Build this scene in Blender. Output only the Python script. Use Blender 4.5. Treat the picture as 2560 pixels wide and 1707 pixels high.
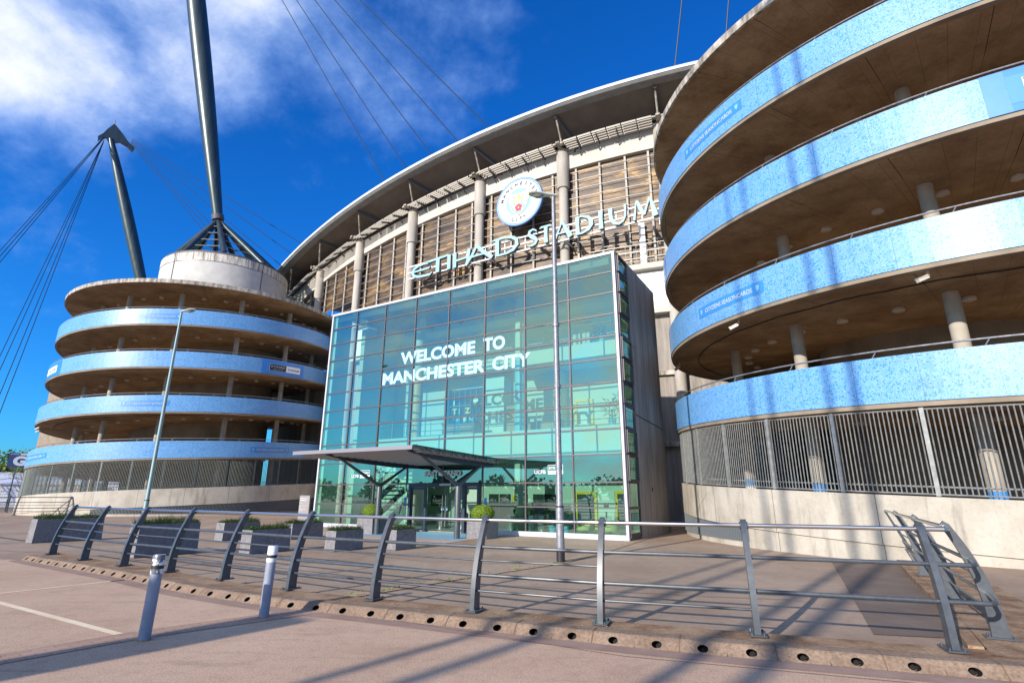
import bpy, bmesh, math, random
from math import sin, cos, pi, radians, atan2, sqrt, exp
from mathutils import Vector, Matrix
random.seed(7)
for o in list(bpy.data.objects): bpy.data.objects.remove(o)
SC = bpy.context.scene
COL = SC.collection

# ------------------------------------------------------------------ camera
cam_d = bpy.data.cameras.new('camera'); cam = bpy.data.objects.new('camera', cam_d); COL.objects.link(cam)
cam.location = (0, 0, 1.65)
cam_d.sensor_width = 36; cam_d.lens = 1330/2560*36
cam_d.clip_start = 0.05; cam_d.clip_end = 3000
PITCH = math.atan(382/1330); ROLL = radians(0.17)
cam.rotation_mode = 'QUATERNION'
cam.rotation_quaternion = (Matrix.Rotation(pi/2+PITCH, 4, 'X') @ Matrix.Rotation(ROLL, 4, 'Z')).to_quaternion()
SC.camera = cam

# ------------------------------------------------------------------ world and sun
SUN_AZ = radians(219.0)      # compass style: 0 = +Y, 90 = +X
SUN_EL = radians(20.0)
world = bpy.data.worlds.new('World'); SC.world = world; world.use_nodes = True
wn = world.node_tree.nodes; wl = world.node_tree.links; wn.clear()
def W(t, **k):
    n = wn.new(t)
    for a, b in k.items(): setattr(n, a, b)
    return n
def wmath(op, a, b=None, c=None, clamp=False):
    n = W('ShaderNodeMath', operation=op, use_clamp=clamp)
    for i, v in enumerate((a, b, c)):
        if v is None: continue
        if isinstance(v, (int, float)): n.inputs[i].default_value = v
        else: wl.new(v, n.inputs[i])
    return n.outputs[0]
sky = W('ShaderNodeTexSky', sky_type='NISHITA')
sky.sun_disc = False; sky.sun_elevation = SUN_EL; sky.sun_rotation = SUN_AZ
sky.air_density = 1.0; sky.dust_density = 0.8; sky.ozone_density = 4.0; sky.altitude = 60
hs = W('ShaderNodeHueSaturation'); hs.inputs['Saturation'].default_value = 1.25; hs.inputs['Value'].default_value = 1.0
wl.new(sky.outputs[0], hs.inputs['Color'])
tc = W('ShaderNodeTexCoord')
nrm = W('ShaderNodeVectorMath', operation='NORMALIZE'); wl.new(tc.outputs['Generated'], nrm.inputs[0])
sep = W('ShaderNodeSeparateXYZ'); wl.new(nrm.outputs[0], sep.inputs[0])
# clouds drift on a flat layer high above: divide by height
zz = wmath('ADD', wmath('MAXIMUM', sep.outputs[2], 0.0), 0.50)
cx = wmath('DIVIDE', sep.outputs[0], zz); cy = wmath('DIVIDE', sep.outputs[1], zz)
cmb = W('ShaderNodeCombineXYZ'); wl.new(cx, cmb.inputs[0]); wl.new(cy, cmb.inputs[1])
def wnoise(scale, detail, rough, dist=0.0, off=(0, 0, 0)):
    mp = W('ShaderNodeMapping'); mp.inputs['Location'].default_value = off
    wl.new(cmb.outputs[0], mp.inputs[0])
    n = W('ShaderNodeTexNoise'); n.inputs['Scale'].default_value = scale; n.inputs['Detail'].default_value = detail
    n.inputs['Roughness'].default_value = rough; n.inputs['Distortion'].default_value = dist
    wl.new(mp.outputs[0], n.inputs['Vector']); return n.outputs[0]
n1 = wnoise(3.0, 10, 0.62, 0.15, (3.1, 0.4, 0))
n2 = wnoise(8.5, 9, 0.64, 0.1, (1.7, 5.2, 0))
def bump(az, el, inner, outer):
    a, e = radians(az), radians(el)
    d = W('ShaderNodeVectorMath', operation='DOT_PRODUCT'); wl.new(nrm.outputs[0], d.inputs[0])
    d.inputs[1].default_value = (sin(a)*cos(e), cos(a)*cos(e), sin(e))
    r = W('ShaderNodeMapRange', interpolation_type='SMOOTHERSTEP'); wl.new(d.outputs['Value'], r.inputs[0])
    r.inputs['From Min'].default_value = cos(radians(outer)); r.inputs['From Max'].default_value = cos(radians(inner))
    return r.outputs[0]
def wadd(*xs):
    r = xs[0]
    for x in xs[1:]: r = wmath('ADD', r, x)
    return r
cov = wadd(wmath('MULTIPLY', bump(-46, 40, 2, 17), 0.34), wmath('MULTIPLY', bump(-40, 50, 4, 15), 0.14),
           wmath('MULTIPLY', bump(-14, 48, 4, 17), 0.17), wmath('MULTIPLY', bump(-44, 17, 2, 9), 0.10),
           wmath('MULTIPLY', bump(6, 47, 2, 12), 0.04), wmath('MULTIPLY', bump(-50, 28, 2, 13), 0.17),
           wmath('MULTIPLY', bump(212, 30, 12, 70), 0.42), wmath('MULTIPLY', bump(-29, 22, 2, 11), -0.06))  # wide unseen cloud behind the viewer, added to pale the glass reflections and fill
field = wadd(wmath('MULTIPLY', n1, 0.62), wmath('MULTIPLY', n2, 0.38), cov)
dens = W('ShaderNodeMapRange', interpolation_type='SMOOTHSTEP'); wl.new(field, dens.inputs[0])
dens.inputs['From Min'].default_value = 0.58; dens.inputs['From Max'].default_value = 1.06
thick = W('ShaderNodeMapRange', interpolation_type='SMOOTHSTEP'); wl.new(field, thick.inputs[0])
thick.inputs['From Min'].default_value = 0.70; thick.inputs['From Max'].default_value = 1.04
ccol = W('ShaderNodeMix', data_type='RGBA'); wl.new(thick.outputs[0], ccol.inputs[0])
ccol.inputs[6].default_value = (3.2, 5.2, 9.6, 1); ccol.inputs[7].default_value = (7.6, 7.9, 8.7, 1)
mixc = W('ShaderNodeMix', data_type='RGBA'); wl.new(dens.outputs[0], mixc.inputs[0])
tint = W('ShaderNodeMix', data_type='RGBA', blend_type='MULTIPLY'); tint.inputs[0].default_value = 1.0
tint.inputs[7].default_value = (0.30, 1.10, 1.78, 1)
wl.new(hs.outputs[0], tint.inputs[6])
wl.new(tint.outputs[2], mixc.inputs[6]); wl.new(ccol.outputs[2], mixc.inputs[7])
bg = W('ShaderNodeBackground'); bg.inputs['Strength'].default_value = 0.105; wl.new(mixc.outputs[2], bg.inputs['Color'])
wo = W('ShaderNodeOutputWorld'); wl.new(bg.outputs[0], wo.inputs['Surface'])

sun_d = bpy.data.lights.new('sun', 'SUN'); sun_d.energy = 5.0; sun_d.angle = radians(0.5); sun_d.color = (1.0, 0.91, 0.80)
sun = bpy.data.objects.new('sun', sun_d); COL.objects.link(sun)
sv = Vector((sin(SUN_AZ)*cos(SUN_EL), cos(SUN_AZ)*cos(SUN_EL), sin(SUN_EL)))
sun.rotation_mode = 'QUATERNION'; sun.rotation_quaternion = sv.to_track_quat('Z', 'Y'); sun.location = sv*80
SC.view_settings.view_transform = 'Standard'; SC.view_settings.look = 'None'
SC.view_settings.gamma = 1.0; SC.view_settings.exposure = 0.36
SC.render.engine = 'CYCLES'
SC.cycles.max_bounces = 8; SC.cycles.transparent_max_bounces = 16

# ------------------------------------------------------------------ materials
def nodes(name):
    m = bpy.data.materials.new(name); m.use_nodes = True
    return m, m.node_tree.nodes, m.node_tree.links, m.node_tree.nodes['Principled BSDF']
def mat(name, c, rough=.6, metal=0., spec=.5, c2=None, scale=3., detail=6, stretch=(1, 1, 1), lo=.35, hi=.65, bump=0., bscale=None, bdist=.01, emis=None, coat=0.):
    m, N, L, P = nodes(name)
    P.inputs['Roughness'].default_value = rough; P.inputs['Metallic'].default_value = metal
    P.inputs['Specular IOR Level'].default_value = spec
    P.inputs['Coat Weight'].default_value = coat
    if c2 is None: P.inputs['Base Color'].default_value = (*c, 1)
    if c2 is not None or bump:
        t = N.new('ShaderNodeTexCoord'); mp = N.new('ShaderNodeMapping'); mp.inputs['Scale'].default_value = stretch
        L.new(t.outputs['Object'], mp.inputs[0])
    if c2 is not None:
        n = N.new('ShaderNodeTexNoise'); n.inputs['Scale'].default_value = scale; n.inputs['Detail'].default_value = detail
        n.inputs['Roughness'].default_value = .62; L.new(mp.outputs[0], n.inputs['Vector'])
        r = N.new('ShaderNodeValToRGB'); r.color_ramp.elements[0].position = lo; r.color_ramp.elements[1].position = hi
        r.color_ramp.elements[0].color = (*c, 1); r.color_ramp.elements[1].color = (*c2, 1)
        L.new(n.outputs[0], r.inputs[0]); L.new(r.outputs[0], P.inputs['Base Color'])
    if bump:
        b = N.new('ShaderNodeBump'); b.inputs['Strength'].default_value = bump; b.inputs['Distance'].default_value = bdist
        n = N.new('ShaderNodeTexNoise'); n.inputs['Scale'].default_value = bscale or scale*8; n.inputs['Detail'].default_value = 4
        L.new(mp.outputs[0], n.inputs['Vector']); L.new(n.outputs[0], b.inputs['Height']); L.new(b.outputs[0], P.inputs['Normal'])
    if emis: P.inputs['Emission Color'].default_value = (*emis[:3], 1); P.inputs['Emission Strength'].default_value = emis[3]
    return m
def mult_noise(m, scale, lo, hi, dark, stretch=(1, 1, 1), col=None, mode='Object', detail=6):
    """multiply the base colour of m by a second noise layer (dirt, stains)"""
    N, L = m.node_tree.nodes, m.node_tree.links; P = N['Principled BSDF']
    t = N.new('ShaderNodeTexCoord'); mp = N.new('ShaderNodeMapping'); mp.inputs['Scale'].default_value = stretch
    L.new(t.outputs[mode], mp.inputs[0])
    n = N.new('ShaderNodeTexNoise'); n.inputs['Scale'].default_value = scale; n.inputs['Detail'].default_value = detail
    n.inputs['Roughness'].default_value = .65
    L.new(mp.outputs[0], n.inputs['Vector'])
    r = N.new('ShaderNodeValToRGB'); r.color_ramp.elements[0].position = lo; r.color_ramp.elements[1].position = hi
    r.color_ramp.elements[0].color = (*(col or (dark,)*3), 1); r.color_ramp.elements[1].color = (1, 1, 1, 1)
    L.new(n.outputs[0], r.inputs[0])
    x = N.new('ShaderNodeMix'); x.data_type = 'RGBA'; x.blend_type = 'MULTIPLY'; x.inputs[0].default_value = 1
    src = P.inputs['Base Color']
    if src.is_linked: L.new(src.links[0].from_socket, x.inputs[6])
    else: x.inputs[6].default_value = src.default_value
    L.new(r.outputs[0], x.inputs[7]); L.new(x.outputs[2], src)
    return m
def mult_joint(m, axis, period, width, dark, phase=0.):
    """dark joint lines at a regular step of the UV map (u = angle, v = metres)"""
    N, L = m.node_tree.nodes, m.node_tree.links; P = N['Principled BSDF']
    uv = N.new('ShaderNodeUVMap'); s = N.new('ShaderNodeSeparateXYZ'); L.new(uv.outputs[0], s.inputs[0])
    def mth(op, a, b):
        n = N.new('ShaderNodeMath'); n.operation = op
        for i, v in enumerate((a, b)):
            if isinstance(v, (int, float)): n.inputs[i].default_value = v
            else: L.new(v, n.inputs[i])
        return n.outputs[0]
    f = mth('FRACT', mth('DIVIDE', mth('ADD', s.outputs[axis], phase+1000*period), period), 0)
    g = mth('GREATER_THAN', f, width/period)
    x = N.new('ShaderNodeMix'); x.data_type = 'RGBA'; x.blend_type = 'MIX'
    L.new(g, x.inputs[0])
    src = P.inputs['Base Color']; x.inputs[6].default_value = (*dark, 1)
    if src.is_linked: L.new(src.links[0].from_socket, x.inputs[7])
    else: x.inputs[7].default_value = src.default_value
    L.new(x.outputs[2], src); return m

M = {}
M['conc'] = mat('pale_concrete', (.32, .285, .235), .85, c2=(.44, .40, .34), scale=1.3, bump=.25, bscale=30)
M['plinth'] = mat('plinth_concrete', (.37, .335, .275), .85, c2=(.49, .455, .39), scale=.9, bump=.2, bscale=25)
mult_noise(M['plinth'], 1.6, .28, .46, .55, (1.6, 1.6, .22)); mult_noise(M['plinth'], 14, .3, .5, .86)
mult_joint(M['plinth'], 0, .2417, .0016, (.10, .09, .08))
M['soffit'] = mat('stained_soffit_concrete', (.27, .17, .09), .9, c2=(.46, .33, .20), scale=.55, bump=.15, bscale=18)
mult_noise(M['soffit'], 9., .3, .6, .8)
mult_noise(M['soffit'], 1.4, .34, .52, .74, (1, 1, 1)); mult_joint(M['soffit'], 0, .0604, .0009, (.15, .10, .06)); mult_joint(M['soffit'], 0, .2417, .0018, (.05, .035, .025), .1)
M['core'] = mat('core_concrete', (.20, .16, .12), .9, c2=(.30, .25, .19), scale=.8)
M['rim'] = mat('weathered_rim_concrete', (.16, .14, .115), .9, c2=(.52, .48, .42), scale=3.2, stretch=(1, 1, .25), lo=.38, hi=.62)
M['dkconc'] = mat('grey_board_concrete', (.27, .24, .215), .9, c2=(.40, .36, .325), scale=.9, stretch=(1, 1, .25), bump=.2, bscale=20)  # grey board marked concrete with vertical streaks
mult_noise(M['dkconc'], 2.5, .35, .6, .62, (2, 2, .12))
M['capwhite'] = mat('whitewashed_concrete', (.46, .45, .43), .8, c2=(.56, .55, .53), scale=1.)
M['capdirt'] = mat('streaked_whitewash', (.16, .14, .12), .85, c2=(.70, .66, .60), scale=4.5, stretch=(1, 1, .12), lo=.34, hi=.58)
M['slate'] = mat('slate_grey_paint', (.050, .060, .072), .38, .1, .6, c2=(.078, .090, .105), scale=9, coat=.15)
M['slate2'] = mat('blue_grey_bollard_paint', (.20, .23, .30), .45, c2=(.27, .30, .37), scale=5)
mult_noise(M['slate2'], 30, .28, .4, .6)
M['darksteel'] = mat('dark_teal_steel', (.042, .060, .064), .36, .45, .6, c2=(.07, .092, .096), scale=2, stretch=(1, 1, .1))
M['steel'] = mat('brushed_steel', (.62, .60, .57), .24, 1.)
M['galv'] = mat('galvanised_steel', (.17, .18, .20), .5, .35, c2=(.29, .305, .335), scale=14)
M['white'] = mat('white_paint', (.74, .74, .76), .5)
M['black'] = mat('black_rubber', (.02, .02, .022), .6)
M['dark'] = mat('near_black', (.012, .012, .014), .7)
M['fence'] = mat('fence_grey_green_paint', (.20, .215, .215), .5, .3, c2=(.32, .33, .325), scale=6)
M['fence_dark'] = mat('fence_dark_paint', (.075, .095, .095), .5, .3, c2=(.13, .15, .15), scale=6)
M['louvre'] = mat('louvre_grey', (.17, .19, .21), .5, .2)
M['frame'] = mat('mullion_grey', (.085, .075, .085), .5, .2)
M['whiteframe'] = mat('white_aluminium', (.52, .52, .56), .4)
M['lettering'] = mat('ice_blue_letter_face', (.26, .48, .54), .5)
M['letterside'] = mat('dark_letter_side', (.05, .07, .09), .6)
M['film'] = mat('pale_blue_window_film', (.34, .53, .68), .6)
M['wall_int'] = mat('interior_white_wall', (.56, .57, .53), .8)
M['wall_teal'] = mat('interior_grey_wall', (.60, .66, .64), .8)
M['floor_int'] = mat('interior_floor', (.30, .30, .28), .5)
M['timber'] = mat('oak_panel', (.32, .15, .06), .5, c2=(.50, .27, .12), scale=4, stretch=(6, 6, .3))
M['yellow'] = mat('yellow_door_frame', (.80, .50, .03), .5)
M['orange'] = mat('orange_column_paint', (.85, .42, .05), .5)
M['sky_paint'] = mat('sky_blue_paint', (.12, .48, .72), .5)
M['navy'] = mat('navy_panel', (.025, .035, .07), .4)
M['grey_stone'] = mat('planter_granite_composite', (.165, .162, .175), .8, c2=(.235, .232, .245), scale=12, bump=.15, bscale=60)
mult_noise(M['grey_stone'], 3, .3, .55, .8)
M['soil'] = mat('soil', (.035, .025, .018), .95)
M['blue_plain'] = mat('plain_blue_vinyl', (.03, .20, .64), .35, c2=(.04, .23, .68), scale=2)
M['blue_pale'] = mat('mid_blue_vinyl', (.045, .24, .60), .4)
M['vinylwhite'] = mat('white_vinyl', (.82, .84, .86), .5)
M['vinylblack'] = mat('black_vinyl', (.02, .02, .025), .5)
M['mat_blue'] = mat('blue_entrance_paving', (.18, .36, .50), .8, c2=(.24, .42, .55), scale=5)
M['leaf_dark'] = mat('dark_leaf', (.035, .075, .015), .6, c2=(.07, .13, .02), scale=8)
M['leaf_grass'] = mat('grass_leaf', (.09, .15, .025), .6, c2=(.20, .26, .05), scale=5)
M['leaf_box'] = mat('boxwood_leaf', (.10, .19, .006), .6, c2=(.22, .33, .012), scale=18)
M['leaf_spring'] = mat('spring_leaf', (.13, .20, .02), .6, c2=(.22, .27, .05), scale=.6)
M['bark'] = mat('bark', (.10, .085, .07), .9, c2=(.16, .14, .11), scale=10)
M['flower'] = mat('white_petal', (.80, .78, .80), .6)
M['gold'] = mat('crest_gold', (.85, .62, .10), .5)
M['crest_sky'] = mat('crest_sky_blue', (.22, .45, .72), .5)
M['crest_navy'] = mat('crest_blue_line', (.05, .13, .36), .5)
M['crest_white'] = mat('crest_white', (.80, .78, .76), .5)
M['red'] = mat('crest_red', (.70, .03, .06), .5)
M['cream'] = mat('facade_cream_panel', (.48, .45, .40), .8, c2=(.56, .53, .48), scale=.9, stretch=(1, 1, .4), bump=.1, bscale=20)
mult_noise(M['cream'], 1.2, .28, .42, .78, (1, 1, .3))
M['facolumn'] = mat('facade_column_concrete', (.34, .31, .27), .8, c2=(.48, .445, .40), scale=1.6, stretch=(1, 1, .3), bump=.15, bscale=25)
M['roofsoffit'] = mat('roof_soffit_grey', (.125, .105, .09), .8, c2=(.17, .145, .125), scale=.7)
M['roofbeam'] = mat('roof_beam_grey', (.09, .09, .10), .6)
M['roofedge'] = mat('roof_edge_grey', (.19, .20, .205), .6, c2=(.25, .26, .265), scale=2)
M['rooftop'] = mat('roof_white_trim', (.50, .55, .57), .5, c2=(.62, .66, .66), scale=2.)
M['cladwhite'] = mat('white_cladding', (.78, .77, .74), .5)
M['rail'] = mat('pale_rail', (.44, .41, .36), .5, .3)
M['tent'] = mat('marquee_white', (.60, .62, .70), .6)
M['chair'] = mat('cream_upholstery', (.62, .52, .22), .7)

# cladding with rust coloured streaks behind the rails
m, N, L, P = nodes('weathered_bronze_louvre'); M['clad'] = m   # streaked metal
P.inputs['Roughness'].default_value = .5; P.inputs['Metallic'].default_value = .15
t = N.new('ShaderNodeTexCoord')
def cn(scale, st, det=7, loc=(0, 0, 0)):
    mp = N.new('ShaderNodeMapping'); mp.inputs['Scale'].default_value = st; mp.inputs['Location'].default_value = loc
    L.new(t.outputs['UV'], mp.inputs[0])
    n = N.new('ShaderNodeTexNoise'); n.inputs['Scale'].default_value = scale; n.inputs['Detail'].default_value = det
    n.inputs['Roughness'].default_value = .68; n.inputs['Distortion'].default_value = .5
    L.new(mp.outputs[0], n.inputs['Vector']); return n.outputs[0]
a = cn(.42, (1, 2.9, 1)); b = cn(1.5, (.7, 3.4, 1), 8, (5, 3, 0)); c = cn(10, (3.0, .6, 1), 3, (2, 9, 0))
r = N.new('ShaderNodeValToRGB'); e = r.color_ramp.elements
e[0].position = .34; e[0].color = (.028, .020, .016, 1); e[1].position = .75; e[1].color = (.58, .37, .13, 1)
x = e.new(.50); x.color = (.082, .056, .038, 1); x = e.new(.62); x.color = (.19, .115, .05, 1)
ad = N.new('ShaderNodeMath'); ad.operation = 'MULTIPLY_ADD'; L.new(b, ad.inputs[0]); ad.inputs[1].default_value = .55
m1 = N.new('ShaderNodeMath'); m1.operation = 'MULTIPLY_ADD'; L.new(c, m1.inputs[0]); m1.inputs[1].default_value = .16; L.new(a, m1.inputs[2])
m0 = N.new('ShaderNodeMath'); m0.operation = 'SUBTRACT'; L.new(m1.outputs[0], m0.inputs[0]); m0.inputs[1].default_value = .34
L.new(m0.outputs[0], ad.inputs[2]); L.new(ad.outputs[0], r.inputs[0]); L.new(r.outputs[0], P.inputs['Base Color'])

# blue parapet vinyl printed with rows of tiny pale lettering
m, N, L, P = nodes('printed_blue_vinyl'); M['band'] = m
P.inputs['Roughness'].default_value = .40; P.inputs['Specular IOR Level'].default_value = .45
uv = N.new('ShaderNodeUVMap'); s = N.new('ShaderNodeSeparateXYZ'); L.new(uv.outputs[0], s.inputs[0])
def mm(op, a, b=0.):
    n = N.new('ShaderNodeMath'); n.operation = op
    for i, v in enumerate((a, b)):
        if isinstance(v, (int, float)): n.inputs[i].default_value = v
        else: L.new(v, n.inputs[i])
    return n.outputs[0]
u = mm('MULTIPLY', s.outputs[0], 12.79); v = s.outputs[1]
row = mm('FLOOR', mm('DIVIDE', v, .052)); fr = mm('FRACT', mm('DIVIDE', v, .052))
colu = mm('DIVIDE', mm('ADD', u, mm('MULTIPLY', row, .617)), .040); cl = mm('FLOOR', colu); fc = mm('FRACT', colu)
cmbn = N.new('ShaderNodeCombineXYZ'); L.new(cl, cmbn.inputs[0]); L.new(row, cmbn.inputs[1])
w1 = N.new('ShaderNodeTexWhiteNoise'); w1.noise_dimensions = '2D'; L.new(cmbn.outputs[0], w1.inputs['Vector'])
gx = mm('FLOOR', mm('MULTIPLY', fc, 3.)); gy = mm('FLOOR', mm('MULTIPLY', fr, 4.))
cmb2 = N.new('ShaderNodeCombineXYZ'); L.new(mm('ADD', mm('MULTIPLY', cl, 3.), gx), cmb2.inputs[0]); L.new(mm('ADD', mm('MULTIPLY', row, 4.), gy), cmb2.inputs[1])
w2 = N.new('ShaderNodeTexWhiteNoise'); w2.noise_dimensions = '2D'; L.new(cmb2.outputs[0], w2.inputs['Vector'])
ink = mm('MULTIPLY', mm('GREATER_THAN', w2.outputs[0], .30), mm('MULTIPLY', mm('GREATER_THAN', fr, .2), mm('GREATER_THAN', w1.outputs[0], .10)))
# larger darker glyph groups
rb = mm('FLOOR', mm('DIVIDE', v, .104)); cb = mm('FLOOR', mm('DIVIDE', u, .10))
cm3 = N.new('ShaderNodeCombineXYZ'); L.new(cb, cm3.inputs[0]); L.new(rb, cm3.inputs[1])
w3 = N.new('ShaderNodeTexWhiteNoise'); w3.noise_dimensions = '2D'; L.new(cm3.outputs[0], w3.inputs['Vector'])
strength = mm('ADD', .62, mm('MULTIPLY', mm('GREATER_THAN', w3.outputs[0], .12), .20))
x = N.new('ShaderNodeMix'); x.data_type = 'RGBA'; L.new(mm('MULTIPLY', ink, strength), x.inputs[0])
x.inputs[6].default_value = (.05, .245, .58, 1); x.inputs[7].default_value = (.26, .46, .72, 1)
L.new(x.outputs[2], P.inputs['Base Color'])
mult_joint(m, 0, .1208, .0010, (.06, .17, .38)); mult_noise(m, .7, .30, .50, .88, (1, 1, 3))

def glass(name, tint, refl=.10, ior=1.5):
    m = bpy.data.materials.new(name); m.use_nodes = True; N = m.node_tree.nodes; L = m.node_tree.links; N.clear()
    o = N.new('ShaderNodeOutputMaterial'); mx = N.new('ShaderNodeMixShader')
    tr = N.new('ShaderNodeBsdfTransparent'); tr.inputs[0].default_value = (*tint, 1)
    gl = N.new('ShaderNodeBsdfGlossy'); gl.inputs['Roughness'].default_value = .006; gl.inputs[0].default_value = (.64, .98, .86, 1)
    fz = N.new('ShaderNodeFresnel'); fz.inputs[0].default_value = ior
    ad = N.new('ShaderNodeMath'); ad.operation = 'MULTIPLY_ADD'; ad.inputs[1].default_value = 1.4; ad.inputs[2].default_value = refl; ad.use_clamp = True
    L.new(fz.outputs[0], ad.inputs[0]); L.new(ad.outputs[0], mx.inputs[0]); L.new(tr.outputs[0], mx.inputs[1]); L.new(gl.outputs[0], mx.inputs[2])
    L.new(mx.outputs[0], o.inputs[0]); return m
M['glass'] = glass('green_tinted_glass', (.57, .87, .76), .23)
M['clear'] = glass('clear_door_glass', (.85, .93, .90), .05)

# ground materials
M['road'] = mat('pink_grey_road_asphalt', (.70, .455, .30), .9, c2=(.82, .56, .385), scale=.35, bump=.5, bscale=220, bdist=.004)
mult_noise(M['road'], 130, .34, .62, .60); mult_noise(M['road'], 48, .36, .58, .66); mult_noise(M['road'], 1.1, .25, .5, .82); mult_noise(M['road'], 7, .30, .52, .86); mult_noise(M['road'], 2.2, .30, .42, .80, (.25, 2.2, 1))
M['plaza'] = mat('grey_plaza_asphalt', (.36, .245, .165), .88, c2=(.49, .355, .255), scale=.28, bump=.5, bscale=200, bdist=.004)
mult_noise(M['plaza'], 120, .34, .62, .62); mult_noise(M['plaza'], .9, .28, .5, .8, (1, .4, 1)); mult_noise(M['plaza'], 5, .30, .5, .84); mult_noise(M['plaza'], 1.6, .36, .44, .86, (.3, 2.6, 1))
M['plazadark'] = mat('dark_patch_asphalt', (.15, .105, .08), .9, c2=(.21, .155, .12), scale=1.2, bump=.5, bscale=200, bdist=.004)
mult_noise(M['plazadark'], 90, .3, .6, .7)
M['kerb'] = mat('sandstone_coloured_kerb_block', (.22, .148, .10), .9, c2=(.32, .225, .155), scale=2.2, bump=.4, bscale=90, bdist=.004)
mult_noise(M['kerb'], 30, .34, .58, .6); mult_noise(M['kerb'], 3.5, .32, .48, .7)
M['dirt'] = mat('rust_brown_grit', (.20, .095, .04), .95, c2=(.42, .28, .17), scale=2.6, bump=.6, bscale=60, bdist=.01)
mult_noise(M['dirt'], 24, .32, .6, .6)
M['linep'] = mat('worn_road_paint', (.80, .60, .38), .8, c2=(.86, .74, .52), scale=3)
m, N, L, P = nodes('brick_pavers'); M['paver'] = m; P.inputs['Roughness'].default_value = .9
t = N.new('ShaderNodeTexCoord'); br = N.new('ShaderNodeTexBrick'); L.new(t.outputs['UV'], br.inputs['Vector'])
br.inputs['Color1'].default_value = (.38, .235, .165, 1); br.inputs['Color2'].default_value = (.45, .30, .22, 1); br.inputs['Mortar'].default_value = (.27, .17, .12, 1)
br.inputs['Scale'].default_value = 1.; br.inputs['Brick Width'].default_value = .21; br.inputs['Row Height'].default_value = .105; br.inputs['Mortar Size'].default_value = .006
L.new(br.outputs[0], P.inputs['Base Color'])
M['tanpaver'] = mat('tan_grit_joint', (.30, .19, .12), .95, c2=(.46, .33, .22), scale=5, bump=.5, bscale=80, bdist=.006)

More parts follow.
